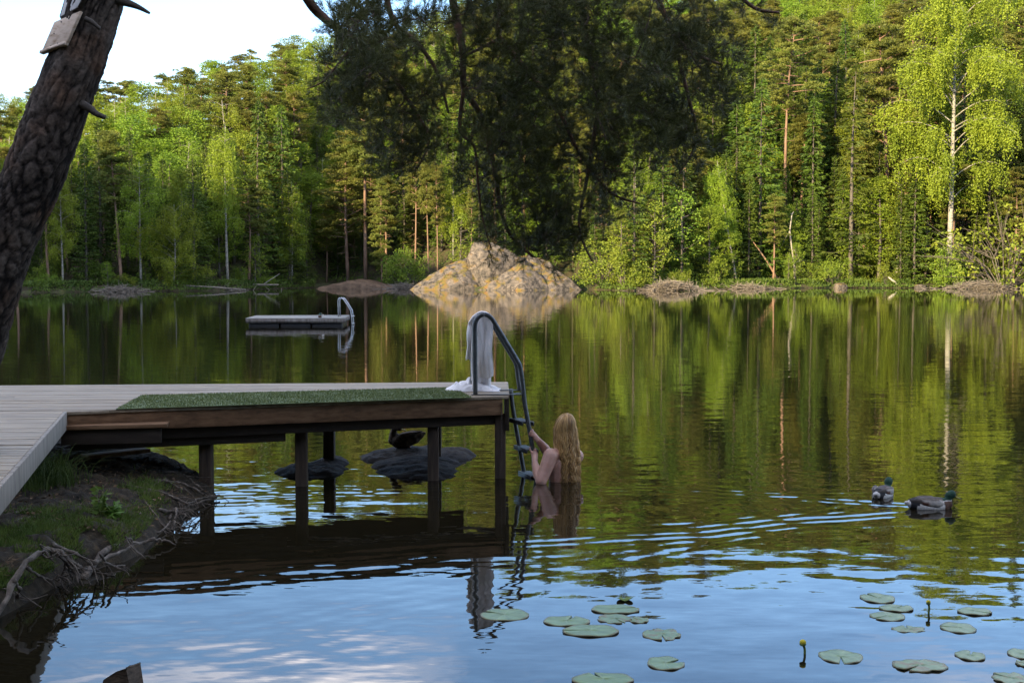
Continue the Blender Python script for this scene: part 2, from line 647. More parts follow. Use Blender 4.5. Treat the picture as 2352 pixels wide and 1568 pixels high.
nm = N(nt, "ShaderNodeVectorMath", operation='NORMALIZE')
nt.links.new(acc, nm.inputs[0])
gl = N(nt, "ShaderNodeBsdfGlossy")
gl.inputs["Roughness"].default_value = 0.0
gl.inputs["Color"].default_value = (1, 1, 1, 1)
nt.links.new(nm.outputs[0], gl.inputs["Normal"])
df = N(nt, "ShaderNodeBsdfDiffuse")
df.inputs["Color"].default_value = (.010, .008, .004, 1)
fr = N(nt, "ShaderNodeFresnel")
fr.inputs["IOR"].default_value = 1.55
nt.links.new(nm.outputs[0], fr.inputs["Normal"])
mx = N(nt, "ShaderNodeMixShader")
nt.links.new(fr.outputs[0], mx.inputs[0])
nt.links.new(df.outputs[0], mx.inputs[1])
nt.links.new(gl.outputs[0], mx.inputs[2])
nt.links.new(mx.outputs[0], nt.nodes["Material Output"].inputs[0])
water = link("lake_water", mesh_data("lake_water", np.stack([X, Y, Z], -1).reshape(-1, 3), [np.stack([k, k + 1, k + nx + 1, k + nx], -1)], m))
tag(water, "dark still lake water mirroring the wooded hill and blue sky", None, None, "structure")

# ================================================================== TREES of the far shore
M_BARK = noise_mat("grey_bark", [(.3, (.05, .04, .03)), (.7, (.13, .11, .09))], scale=6, stretch=(3, 3, .6), bump=.5)
M_PINEBARK = noise_mat("pine_bark_red", [(.3, (.09, .055, .038)), (.55, (.22, .13, .085)), (.75, (.20, .155, .12))], scale=2.2, stretch=(2, 2, .5), bump=.4)
M_BIRCH = noise_mat("birch_bark", [(.3, (.05, .042, .036)), (.45, (.20, .18, .145)), (.7, (.36, .33, .275))], scale=3.5, stretch=(1, 1, 2.2), bump=.2)
M_SPRUCE = leaf_mat("spruce_needles", (.034, .062, .007), (.092, .130, .013), trans=.2, scale=.35)
M_PINE = leaf_mat("pine_needles", (.065, .082, .014), (.165, .165, .028), trans=.2, scale=.5, hue=.015)
M_BLEAF = leaf_mat("birch_leaves", (.14, .195, .016), (.25, .315, .026), trans=.35, scale=.5)
M_ALEAF = leaf_mat("aspen_leaves", (.115, .178, .013), (.215, .280, .026), trans=.35, scale=.45)
M_SHRUB = leaf_mat("shrub_leaves", (.11, .175, .016), (.215, .270, .03), trans=.3, scale=1.2)


def trunk_pts(rng, H, bend, n=9):
    a = rng.uniform(0, 6.28)
    z = np.linspace(0, 1, n)
    off = bend * H * (np.sin(z * math.pi * rng.uniform(.7, 1.4)) + .4 * np.sin(z * 7 + a) * z)
    return np.stack([off * math.cos(a), off * math.sin(a), z * H], -1)


def on(pts, z):
    return np.array([np.interp(z, pts[:, 2], pts[:, k]) for k in range(2)] + [z])


def make_spruce(seed, H=18.0, width=2.5, bare=.06, dens=1.0):
    rng = np.random.default_rng(seed)
    T, C = MB(), MB()
    tp = trunk_pts(rng, H, .006)
    T.tube(tp, np.linspace(.20, .015, 9), 7)
    nb = int(H * 12 * dens)
    cs, ds, Ls = [], [], []
    for q in range(nb):
        t = bare + (1 - bare) * (q + rng.uniform()) / nb
        L = width * (1 - t) ** .78 * rng.uniform(.62, 1.12) + .18
        az = q * 2.4 + rng.normal() * .5
        d = np.array((math.cos(az), math.sin(az), 0))
        side = np.array((-d[1], d[0], 0))
        s0 = on(tp, t * H)
        dr = rng.uniform(.15, .55)
        nn = int(7 + L * 11)
        u = rng.uniform(.12, 1, nn) ** .8
        z = -dr * L * u + .30 * L * u ** 2.2
        lat = rng.normal(size=nn) * .16 * L * (1 - u * .6)
        c = s0 + d * (u * L)[:, None] + side * lat[:, None]
        c[:, 2] += z
        dd = d * .8 + side * (np.sign(lat) * .7)[:, None] + rng.normal(size=(nn, 3)) * .25
        dd[:, 2] -= rng.uniform(.1, 1.0, nn)
        cs.append(c)
        ds.append(dd)
        Ls.append(np.full(nn, 1.0) * rng.uniform(.30, .55))
        if q % 3 == 0:
            T.tube([s0, s0 + d * L * .5 + np.array((0, 0, -dr * L * .45)), s0 + d * L * .9 + np.array((0, 0, -dr * L * .9 + .24 * L))], [.03, .02, .006], 4, cap=False)
    c, d, L = np.vstack(cs), np.vstack(ds), np.concatenate(Ls)
    C.leaves(c, d, L * rng.uniform(.7, 1.2, len(c)), .13 * rng.uniform(.7, 1.3, len(c)), rng)
    n = 60
    C.leaves(on(tp, H * .985) + rng.normal(size=(n, 3)) * (.08, .08, .25), rng.normal(size=(n, 3)) * (.5, .5, .3) + (0, 0, .6), .25, .07, rng)
    return T, C, M_BARK, M_SPRUCE


def make_pine(seed, H=18.0, crown=.55, width=2.1, lean=.015, nbr=40, dead=10):
    rng = np.random.default_rng(seed)
    T, C = MB(), MB()
    tp = trunk_pts(rng, H, lean)
    T.tube(tp, np.linspace(.21, .04, 9), 8)
    cs, ds = [], []
    for q in range(nbr):
        t = (1 - crown) + crown * (q + rng.uniform()) / nbr
        rel = (t - 1 + crown) / crown
        L = width * (.45 + .75 * math.sin(math.pi * min(1, .22 + rel * .78))) * rng.uniform(.5, 1.15)
        az = q * 2.4 + rng.normal() * .6
        d = np.array((math.cos(az), math.sin(az), rng.uniform(-.15, .45) * (1.2 - rel * .2)))
        s0 = on(tp, t * H * .985)
        bend = np.array((0, 0, rng.uniform(-.15, .25)))
        pts = [s0, s0 + d * L * .5 - bend * .3, s0 + d * L + bend * L * .3]
        T.tube(pts, [.06, .04, .012], 5, cap=False)
        for _ in range(rng.integers(4, 7)):
            u = rng.uniform(.45, 1.05)
            cc = s0 + d * L * u + rng.normal(size=3) * (.35, .35, .12)
            r = rng.uniform(.38, .72)
            n = int(95 * (r / .55) ** 1.6)
            v = rng.normal(size=(n, 3))
            v /= np.linalg.norm(v, axis=1)[:, None]
            v[:, 2] = np.abs(v[:, 2]) * .8 - .25
            cs.append(cc + v * (r, r, r * .75) * rng.uniform(.45, 1, (n, 1)))
            ds.append(v * (1, 1, .7) + (0, 0, .45) + rng.normal(size=(n, 3)) * .35)
    for _ in range(dead):
        t = rng.uniform(min(.15, 1 - crown), max(.16, 1 - crown))
        az = rng.uniform(0, 6.28)
        s0 = on(tp, t * H)
        d = np.array((math.cos(az), math.sin(az), rng.uniform(-.5, .25)))
        T.tube([s0, s0 + d * rng.uniform(.3, .7), s0 + d * rng.uniform(.8, 1.5) + (0, 0, -.15)], [.035, .022, .008], 4, cap=False)
    c, d = np.vstack(cs), np.vstack(ds)
    C.leaves(c, d, .26 * rng.uniform(.7, 1.2, len(c)), .085 * rng.uniform(.7, 1.3, len(c)), rng)
    return T, C, M_PINEBARK, M_PINE


def make_birch(seed, H=15.0, width=2.6, bare=.25, n_str=1050, droop=1.0, lean=.012, leaf=.13, forks=0):
    rng = np.random.default_rng(seed)
    T, C = MB(), MB()
    tp = trunk_pts(rng, H, lean)
    T.tube(tp, np.linspace(.15 * H / 15, .02, 9), 8)
    br = []
    nbr = 30 if H < 20 else 52
    for q in range(nbr):
        t = bare + (.97 - bare) * (q + rng.uniform()) / nbr
        rel = (t - bare) / (1 - bare)
        L = width * (.35 + .9 * math.sin(math.pi * min(1, .25 + rel * .75))) * rng.uniform(.55, 1.15)
        az = q * 2.4 + rng.normal() * .5
        s0 = on(tp, t * H)
        d = np.array((math.cos(az), math.sin(az), 0))
        u = np.linspace(0, 1, 7)
        up = rng.uniform(.5, 1.25)
        pts = s0 + d * (u * L)[:, None] + np.array((0, 0, 1)) * ((up * u - .75 * up * droop * u ** 2.3) * L)[:, None]
        T.tube(pts, np.linspace(.030, .005, 7) * H / 15, 5, cap=False)
        br.append((pts, L))
    cs, ds = [], []
    wts = np.array([l for _, l in br])
    wts /= wts.sum()
    for q in rng.choice(len(br), n_str, p=wts):
        pts, L = br[q]
        u = rng.uniform(.25 if H < 20 else .32, 1.0)
        k_ = u * 6
        i0 = min(int(k_), 5)
        p = pts[i0] + (pts[i0 + 1] - pts[i0]) * (k_ - i0)
        p = p + rng.normal(size=3) * (.26, .26, .24)
        ln = rng.uniform(.3, 1.45) * droop * (H / 15) ** .7 + .12
        m_ = int(5 + ln * 9)
        t = np.linspace(0, 1, m_)
        drift = rng.normal(size=2) * .18
        c = p + np.stack([drift[0] * t, drift[1] * t, -ln * t], -1) + rng.normal(size=(m_, 3)) * .07
        cs.append(c)
        dd = rng.normal(size=(m_, 3)) * .7
        dd[:, 2] -= .55 * droop
        ds.append(dd)
    c, d = np.vstack(cs), np.vstack(ds)
    C.leaves(c, d, leaf * rng.uniform(.7, 1.3, len(c)), leaf * .72 * rng.uniform(.7, 1.2, len(c)), rng)
    return T, C, M_BIRCH, M_BLEAF


def make_leafy(seed, H=14.0, width=2.6, base=.25, ncl=70, leaf=.17, mat=None):
    rng = np.random.default_rng(seed)
    T, C = MB(), MB()
    tp = trunk_pts(rng, H * .9, .012)
    T.tube(tp, np.linspace(.17 * H / 14, .03, 9), 7)
    cs, ds = [], []
    for q in range(ncl):
        rel = (q + rng.uniform()) / ncl
        z = H * (base + (1 - base) * rel)
        rr = width * (math.sin(math.pi * min(1, .16 + rel * .80))) ** .8 * rng.uniform(.35, 1.05)
        az = q * 2.4 + rng.normal() * .6
        cc = np.array((math.cos(az) * rr, math.sin(az) * rr, z))
        cc[:2] += on(tp, min(z, H * .88))[:2]
        s0 = on(tp, max(.12 * H, min(z - rr * .55, H * .85)))
        if q % 2 == 0:
            T.tube([s0, (s0 + cc) / 2 + (0, 0, -.1), cc], [.05, .03, .01], 4, cap=False)
        r = rng.uniform(.5, .95) * width / 2.6
        n = int(120 * (r / .7) ** 1.5)
        v = rng.normal(size=(n, 3))
        v /= np.linalg.norm(v, axis=1)[:, None]
        cs.append(cc + v * (r, r, r * .7) * (rng.uniform(.3, 1, (n, 1)) ** .6))
        dd = v + rng.normal(size=(n, 3)) * .6
        dd[:, 2] -= .25
        ds.append(dd)
    c, d = np.vstack(cs), np.vstack(ds)
    C.leaves(c, d, leaf * rng.uniform(.7, 1.25, len(c)), leaf * .8 * rng.uniform(.7, 1.2, len(c)), rng)
    return T, C, M_BARK, mat or M_ALEAF


def make_bush(seed, H=3.0, width=1.6, leaf=.12, twigs=False):
    rng = np.random.default_rng(seed)
    T, C = MB(), MB()
    cs, ds = [], []
    for q in range(30):
        az, rr, z = rng.uniform(0, 6.28), width * math.sqrt(rng.uniform()), 0
        z = H * rng.uniform(.15, 1) * (1 - .45 * (rr / width) ** 2)
        cc = np.array((math.cos(az) * rr, math.sin(az) * rr, z))
        T.tube([(cc[0] * .15, cc[1] * .15, 0), (cc[0] * .5, cc[1] * .5, z * .6), cc], [.025, .018, .006], 4, cap=False)
        if twigs:
            for _ in range(5):
                e = cc + rng.normal(size=3) * (.6, .6, .35)
                T.tube([cc * .6, (cc * .6 + e) / 2 + rng.normal(size=3) * .1, e], [.016, .012, .004], 3, cap=False)
        r = rng.uniform(.3, .55)
        n = 60 if twigs else 110
        v = rng.normal(size=(n, 3))
        v /= np.linalg.norm(v, axis=1)[:, None]
        cs.append(cc + v * r * (rng.uniform(.2, 1, (n, 1)) ** .6))
        ds.append(v + rng.normal(size=(n, 3)) * .7)
    c, d = np.vstack(cs), np.vstack(ds)
    c[:, 2] = np.maximum(c[:, 2], .05)
    C.leaves(c, d, leaf * rng.uniform(.7, 1.25, len(c)), leaf * .75, rng)
    return T, C, M_BARK, M_SHRUB


KIND = {}


def kind(key, name, H, protos):
    out = []
    for T, C, mt, mc in protos:
        out.append((T.data(name + "_trunk", mt), C.data(name + "_crown", mc, smooth=False)))
    KIND[key] = (name, H, out)


kind('spruce', "spruce_tree", 18.0, [make_spruce(1), make_spruce(2, width=2.1), make_spruce(3, width=2.9), make_spruce(4, width=1.7)])
kind('openspruce', "spruce_tree", 18.0, [make_spruce(6, width=2.3, dens=.55, bare=.10)])
kind('pine', "pine_tree", 18.0, [make_pine(11), make_pine(12, crown=.45, width=1.8), make_pine(13, crown=.65), make_pine(14, crown=.5, width=2.4)])
kind('youngpine', "pine_tree", 18.0, [make_pine(16, crown=.82, width=1.9, nbr=60, dead=4), make_pine(17, crown=.7, width=2.7, nbr=54)])
kind('bigpine', "pine_tree", 24.0, [make_pine(18, H=24, crown=.40, width=3.0, nbr=44, lean=.02)])
kind('birch', "birch_tree", 15.0, [make_birch(21), make_birch(22, width=2.1), make_birch(23, width=2.9, bare=.18), make_birch(24, width=1.8, bare=.35)])
kind('bigbirch', "birch_tree", 24.0, [make_birch(27, H=24, width=4.3, bare=.26, n_str=4200, leaf=.155)])
kind('willow', "willow_tree", 9.0, [make_birch(31, H=9, width=3.4, bare=.04, n_str=1700, droop=.9, lean=.03, leaf=.14)])
kind('aspen', "aspen_tree", 14.0, [make_leafy(41), make_leafy(42, width=2.2), make_leafy(43, width=3.0, base=.15), make_leafy(44, width=1.7)])
kind('sapling', "young_tree", 6.0, [make_leafy(47, H=6, width=1.1, ncl=34, leaf=.13, mat=M_SHRUB), make_leafy(48, H=6, width=1.4, ncl=40, leaf=.13, mat=M_SHRUB)])
kind('bush', "shrub", 3.0, [make_bush(51), make_bush(52, width=2.0), make_bush(53, width=1.3)])
kind('twigbush', "shrub", 3.0, [make_bush(56, width=2.6, twigs=True)])

FOREST = []


def plant(key, x, y, top_py=None, height=None, variant=0, rz=0.0, lean=0.0, wide=1.0, label=None, cat=None, group=None):
    name, H, protos = KIND[key]
    z = ground_z(x, y) - .08
    if height is None:
        d = ray(1176, top_py)
        height = (d[2] / d[1]) * y + CAM_H - z
    s = height / H
    tme, cme = protos[variant % len(protos)]
    o = bpy.data.objects.new(name, None)
    COL.objects.link(o)
    o.empty_display_size = .3
    o.location = (x, y, z)
    o.rotation_euler = (0, lean, rz) if not lean else (0, lean, 0)
    o.scale = (s * wide, s * wide, s)
    link("trunk", tme, o)
    link("crown", cme, o)
    FOREST.append(dict(o=o, key=key, x=x, y=y, h=height, label=label, cat=cat or ("shrub" if 'bush' in key else "tree"), group=group, wide=wide * s))
    return o


def at_shore(px, s):
    """point s metres behind the far shoreline on the line of sight px"""
    t = (px - 1176) / FOC / _cp
    y = 110.0
    for _ in range(12):
        y = float(shore_y(t * y * 1.004)) + s
    return t * y * 1.004, y


# the trees one can tell apart along the water
HAND = [
    # kind, px, metres behind shore, top y, variant, wide, lean, label
    ('birch', 330, 2.5, 372, 0, 1.15, 0, "yellow green birch with full rounded crown behind the drooping willow"),
    ('willow', 405, 1.6, 470, 0, 1.0, 0, "low drooping willow with rounded crown hanging over the brush by the water"),
    ('birch', 674, 1.8, 418, 1, 1.0, 0, "slender bright yellow birch standing right above the floating platform"),
    ('sapling', 590, 1.5, 545, 1, 1.3, 0, "small pale leafy tree between the willow and the bright yellow birch"),
    ('birch', 528, 5.5, 285, 3, 1.0, 0, "tall pale birch with hanging leaves and bare lower trunk above the platform's left end"),
    ('birch', 152, 3.0, 385, 1, .95, 0, "birch with thin white leaning stem next to the big leaning pine trunk"),
    ('pine', 285, 3.0, 300, 1, 1.0, -.06, "grey stemmed pine leaning left beside the yellow green birch"),
    ('spruce', 205, 5.5, 330, 1, 1.0, 0, "dark spruce in the shade behind the thin white leaning birch"),
    ('spruce', 238, 9, 280, 3, 1.0, 0, "taller dark spruce just right of the leaning pine trunk"),
    ('pine', 120, 4.0, 330, 0, .9, 0, "shaded pine half hidden by the big leaning trunk"),
    ('aspen', 425, 6.5, 390, 0, .9, 0, "bushy green aspen directly behind the drooping willow"),
    ('spruce', 600, 7.5, 235, 0, 1.0, 0, "dense green spruce behind the pale birch over the platform"),
    ('spruce', 655, 9, 250, 2, .95, 0, "broad spruce with drooping boughs above the bright yellow birch"),
    ('pine', 842, 5.5, 205, 1, .95, 0, "tall pine with straight sunlit red trunk left of the boulders"),
    ('youngpine', 802, 5.0, 300, 1, 1.1, 0, "broad pine with tiered olive boughs over the bare brown bank"),
    ('youngpine', 880, 2.4, 415, 0, .85, 0, "small narrow pine at the water between brown bank and boulders"),
    ('pine', 955, 6.0, 330, 3, .7, .01, "thin pale pine stem, leftmost of the thin stems beside the boulders"),
    ('pine', 986, 4.4, 360, 1, .65, -.02, "thin pine stem in the middle of the thin stems beside the boulders"),
    ('pine', 1006, 5.2, 375, 0, .6, -.015, "thin pine stem nearest to the boulders among the thin stems"),
    ('bush', 930, 1.2, 548, 0, .9, 0, "bright green leafy shrub at the left foot of the boulders"),
    ('birch', 1042, 9.0, 345, 1, 1.0, 0, "sunlit birch rising behind the left end of the boulders"),
    ('pine', 1086, 7.0, 380, 2, .6, 0, "slim trunk standing just behind the tallest boulder"),
    ('sapling', 1060, 5.0, 490, 0, 1.2, 0, "young leafy tree on the slope left of the tallest boulder"),
    ('bush', 1385, 2.5, 545, 1, 1.1, 0, "round leafy shrub just right of the boulders"),
    ('sapling', 1425, 1.2, 500, 0, 1.35, 0, "bright young tree with white stem at the water right of the boulders"),
    ('sapling', 1500, 1.8, 470, 1, 1.2, 0, "leafy young tree behind the brush pile right of the boulders"),
    ('sapling', 1562, 3.0, 440, 0, 1.3, 0, "tall young tree with pale stem left of the slanting thin birch"),
    ('birch', 1690, 4.0, 365, 3, .9, -.17, "thin birch slanting left over the shrubs"),
    ('bush', 1640, 1.4, 590, 2, 1.1, 0, "low green shrub beside the grey brush pile"),
    ('bush', 1560, .9, 610, 0, 1.0, 0, "low shrub at the water left of the grey brush pile"),
    ('spruce', 1740, 6.5, 185, 2, 1.05, 0, "wide yellow green spruce behind the dead forked snag"),
    ('bigpine', 1800, 14, 40, 0, 1.0, .02, "tall pine with red trunk and flat crown above the dead snag"),
    ('openspruce', 1948, 2.6, 150, 0, 1.15, .01, "tall sparse spruce with its pale trunk showing at the water"),
    ('pine', 2030, 11, 60, 3, 1.05, -.05, "crooked pine with orange upper trunk left of the big birch"),
    ('spruce', 2062, 2.2, 400, 1, 1.0, 0, "shorter bright green spruce between sparse spruce and big birch"),
    ('bigbirch', 2172, 1.8, -90, 0, 1.0, .008, "largest birch with white forked trunk and hanging yellow green crown at right"),
    ('bush', 1908, .9, 575, 0, .9, 0, "bright round shrub at the foot of the tall sparse spruce"),
    ('bush', 2168, .7, 560, 2, .95, 0, "leafy shrub wrapped round the foot of the largest birch"),
    ('bush', 2030, 1.2, 600, 2, 1.0, 0, "low shrub below the shorter bright green spruce"),
    ('twigbush', 2300, .4, 480, 0, 1.15, 0, "big pale twiggy shrub leaning over the water at the right edge"),
    ('spruce', 2262, 4.5, 240, 0, 1.1, 0, "dark spruce close behind the largest birch"),
    ('spruce', 2120, 6.5, 190, 3, 1.1, 0, "narrow dark spruce left behind the largest birch"),
    ('spruce', 1860, 7.5, 230, 1, 1.0, 0, "dark narrow spruce between dead snag and tall sparse spruce"),
    ('sapling', 1822, 1.5, 560, 1, 1.0, 0, "small leafy tree at the foot of the dead forked snag"),
    ('aspen', 1625, 6.0, 400, 1, .95, 0, "rounded leafy tree behind the slanting thin birch"),
    ('spruce', 2200, 9, 120, 2, 1.0, 0, "tall dark spruce behind the largest birch's white trunk"),
    ('aspen', 445, 52, 180, 2, 1.3, 0, "large vivid green aspen high on the hill left of centre"),
    ('aspen', 300, 45, 248, 0, 1.3, 0, "bright green aspen high on the hill beside the leaning pine trunk"),
    ('aspen', 640, 78, 118, 1, 1.5, 0, "vivid green aspen near the hilltop above the platform"),
    ('aspen', 560, 52, 195, 3, 1.5, 0, "slim vivid green aspen on the middle of the hill above the platform"),
]
for q, (key, px, s, top, var, wd, ln, lab) in enumerate(HAND):
    x, y = at_shore(px, s)
    plant(key, x, y, top_py=top, variant=var, rz=q * 1.7, lean=ln, wide=wd, label=lab)

# the rest of the wood, thinned to the trees that show
rng = np.random.default_rng(77)
W_, H_ = 620, 220
occ = np.zeros((H_, W_))
occ_px = lambda px: (px + 200) / 2752 * W_


def silhouette(t):
    z0 = t['o'].location.z
    bx, by = project((t['x'], t['y'], z0))
    tx, ty = project((t['x'], t['y'], z0 + t['h']))
    r = {'spruce': 2.2, 'openspruce': 2, 'pine': 2.2, 'youngpine': 2.2, 'bigpine': 3, 'birch': 2.4, 'bigbirch': 4.2, 'willow': 3, 'aspen': 2.4, 'sapling': 1.3, 'bush': 1.6, 'twigbush': 2.4}[t['key']] * t['wide']
    rp = r * FOC / t['y']
    lo = {'pine': .5, 'bigpine': .4, 'birch': .75, 'bigbirch': .75, 'aspen': .8}.get(t['key'], .97)
    return bx, by, ty, rp, lo


def cells(t):
    bx, by, ty, rp, lo = silhouette(t)
    x0, x1 = int(occ_px(bx - rp)), int(occ_px(bx + rp)) + 1
    y0, y1 = int((ty + 250) / 950 * H_), int((ty + (by - ty) * lo + 250) / 950 * H_)
    return slice(max(0, y0), max(0, min(H_, y1))), slice(max(0, x0), max(0, min(W_, x1))), t['key'] in ('spruce', 'openspruce', 'bush')


def cover(t, write=True):
    ys_, xs_, cone = cells(t)
    a = occ[ys_, xs_]
    if a.size == 0:
        return 0.0
    m_ = np.ones(a.shape, bool)
    if cone and a.shape[0] > 1:
        hh = (np.arange(a.shape[0]) + 1) / a.shape[0]
        cx = np.abs(np.linspace(-1, 1, a.shape[1])) if a.shape[1] > 1 else np.zeros(1)
        m_ = cx[None, :] <= hh[:, None]
    vis = float((m_ & (a < 1.5)).sum()) / max(1, m_.sum())
    if write:
        a[m_] += 1
    return vis


for t in sorted(FOREST, key=lambda t: t['y']):
    cover(t)
cand = []
for _ in range(26000):
    s = rng.uniform(3.0, 150) if rng.uniform() < .8 else rng.uniform(2.5, 50)
    px = rng.uniform(-120, 2480)
    x, y = at_shore(px, s)
    cand.append((s, px, x, y))
cand.sort()
placed = [(t['x'], t['y']) for t in FOREST if t['y'] - shore_y(t['x']) > 2.2]
n_fill = 0
BOULDER_PX = (930, 1350)
for s, px, x, y in cand:
    if n_fill >= 620:
        break
    gap = 2.15 + s * .016
    if BOULDER_PX[0] < px < BOULDER_PX[1] and s < 9:
        continue
    if 690 < px < 900 and s < 5:
        continue
    P_ = np.array(placed)
    if len(P_) and np.min((P_[:, 0] - x) ** 2 + ((P_[:, 1] - y) * .8) ** 2) < gap * gap:
        continue
    r = rng.uniform()
    if px < 760:
        mix = [('spruce', .32), ('pine', .06), ('aspen', .40), ('birch', .15), ('youngpine', .07)] if s > 12 else [('spruce', .5), ('pine', .24), ('aspen', .12), ('birch', .14)]
    elif px < 1500:
        mix = [('spruce', .38), ('pine', .16), ('aspen', .18), ('birch', .16), ('youngpine', .12)]
    else:
        mix = [('spruce', .48), ('pine', .15), ('aspen', .14), ('birch', .13), ('youngpine', .10)]
    if s > 55:
        mix = [('spruce', .52), ('pine', .05), ('aspen', .37), ('birch', .06)]
    for key, pr in mix:
        r -= pr
        if r < 0:
            break
    h = {'spruce': rng.uniform(8, 15.5), 'pine': rng.uniform(9, 14), 'youngpine': rng.uniform(7, 12), 'aspen': rng.uniform(7.5, 12), 'birch': rng.uniform(8, 12.5)}[key]
    h *= np.interp(px, [0, 900, 1500, 2352], [.92, .92, 1.12, 1.15])
    if s < 12:
        h *= .85
    if px < 100:
        h *= .9
    t = dict(key=key, x=x, y=y, h=h, wide=h / KIND[key][1])

    class _O:
        location = Vector((x, y, ground_z(x, y)))
    t['o'] = _O
    ty = silhouette(t)[2]
    lim = interp(px, [(-200, 190), (0, 200), (200, 195), (350, 180), (560, 125), (690, 75), (760, 60), (1000, -40), (1500, -130), (2400, -160)])
    if ty < lim:                        # keep to the skyline of the hill
        h -= (lim - ty) * y / FOC
        if h < 7:
            continue
        t['h'] = h
    if cover(t, write=False) < .16:
        continue
    cover(t)
    wd = rng.uniform(.88, 1.15)
    plant(key, x, y, height=h, variant=int(rng.integers(0, 9)), rz=rng.uniform(0, 6.28), wide=wd * (1.5 if key == 'aspen' else 1.35 if key == 'birch' else 1.15))
    placed.append((x, y))
    n_fill += 1

# undergrowth shrubs on the slope close to the water
nb = 0
for _ in range(400):
    px = rng.uniform(20, 2340)
    s = rng.uniform(1.0, 9)
    if BOULDER_PX[0] - 20 < px < BOULDER_PX[1] and s < 7 or (700 < px < 890 and s < 6):
        continue
    if px < 700 and rng.uniform() < .3:
        continue
    x, y = at_shore(px, s)
    P_ = np.array([(t['x'], t['y']) for t in FOREST if 'bush' in t['key']])
    if np.min((P_[:, 0] - x) ** 2 + (P_[:, 1] - y) ** 2) < 2.1 ** 2:
        continue
    plant('bush' if rng.uniform() < .7 else 'sapling', x, y, height=rng.uniform(1.0, 2.6) if px < 1350 else rng.uniform(1.2, 3.4), variant=int(rng.integers(0, 3)), rz=rng.uniform(0, 6.28), wide=rng.uniform(1, 1.5))
    nb += 1
    if nb >= 46:
        break

# labels for the rest: kind, height on the slope, landmark below, order from the left
ADJ = {'spruce': "dark pointed spruce", 'pine': "bare stemmed pine", 'youngpine': "low crowned pine", 'aspen': "rounded green aspen", 'birch': "pale leaved birch", 'bush': "leafy shrub", 'sapling': "leafy young tree"}
LAND = [(-999, 230, "behind the leaning trunk"), (230, 400, "right of the leaning trunk"), (400, 570, "above the low willow"), (570, 700, "above the floating platform"), (700, 900, "above the brown bank"), (900, 1080, "above the boulders' left end"),
        (1080, 1350, "straight above the boulders"), (1350, 1520, "right of the boulders"), (1520, 1700, "above the slanting birch"), (1700, 1850, "above the forked snag"),
        (1850, 2020, "above the sparse spruce"), (2020, 2140, "left behind the largest birch"), (2140, 2260, "behind the largest birch"), (2260, 9999, "above the twiggy shrub")]
NTH = "second third fourth fifth sixth seventh eighth ninth tenth eleventh twelfth thirteenth fourteenth fifteenth sixteenth seventeenth eighteenth nineteenth twentieth".split()
ORD = ["leftmost"] + [n + " from left" for n in NTH]
cellmap = {}
for t in FOREST:
    if t['label']:
        continue
    z0 = t['o'].location.z
    px, py = project((t['x'], t['y'], z0))
    band = "on the waterside" if z0 < 1.6 else "on the slope's foot" if z0 < 4 else "on the lower slope" if z0 < 8 else "on the middle slope" if z0 < 14 else "on the upper slope" if z0 < 21 else "on the hilltop"
    land = next(n for a, b_, n in LAND if a <= px < b_)
    cellmap.setdefault((t['key'], band, land), []).append((px, t))
for (key, band, land), lst in cellmap.items():
    lst.sort(key=lambda e: e[0])
    for q, (px, t) in enumerate(lst):
        one = "" if len(lst) == 1 else (", " + (ORD[q] if q < len(lst) - 1 or len(lst) < 3 and q == 0 else "rightmost"))
        t['label'] = f"{ADJ[key]} {band} {land}{one}"
        t['group'] = {'spruce': "spruces of the hillside wood", 'pine': "pines of the hillside wood", 'youngpine': "pines of the hillside wood", 'aspen': "aspens of the hillside wood", 'birch': "birches of the hillside wood"}.get(key, "shrubs along the far shore")
for t in FOREST:
    tag(t['o'], t['label'], t['cat'], t['group'])
print("trees", len(FOREST), n_fill, nb)


# ferns, herbs and small growth along the foot of the slope
rng = np.random.default_rng(31)
n = 60000
px = rng.uniform(-60, 2420, n)
s_ = np.where(rng.uniform(size=n) < .42, rng.uniform(-.35, 2.4, n), rng.uniform(.15, 1, n) ** 1.6 * 16)
t_ = (px - 1176) / FOC / _cp
yb = np.full(n, 110.0)
for _ in range(6):
    yb = shore_y(t_ * yb) + s_
xb = t_ * yb
clump = np.sin(xb * 1.1 + np.sin(yb * .9)) * np.sin(yb * 1.3 + xb * .4)
keep = (clump > -.35) & ~((px > 945) & (px < 1330) & (s_ < 7)) & ~((px > 725) & (px < 870) & (s_ < 4.5)) & ~((px < 760) & (rng.uniform(size=n) < .45))
xb, yb = xb[keep], yb[keep]
zb = np.maximum(ground_np(xb, yb), .04) + rng.uniform(.02, .5, len(xb)) * np.clip((yb - shore_y(xb)) / 1.2, .3, 1)
ub = MB()
dd = rng.normal(size=(len(xb), 3)) * .6
dd[:, 2] = np.abs(dd[:, 2]) + .25
ub.leaves(np.stack([xb, yb, zb], -1), dd, rng.uniform(.16, .34, len(xb)), rng.uniform(.07, .15, len(xb)), rng)
M_HERB = leaf_mat("undergrowth", (.045, .075, .012), (.11, .15, .02), trans=.25, scale=.25)
o = ub.build("undergrowth", M_HERB, smooth=False)
tag(o, "green ferns and low plants covering the far bank", "undergrowth", None, "stuff")
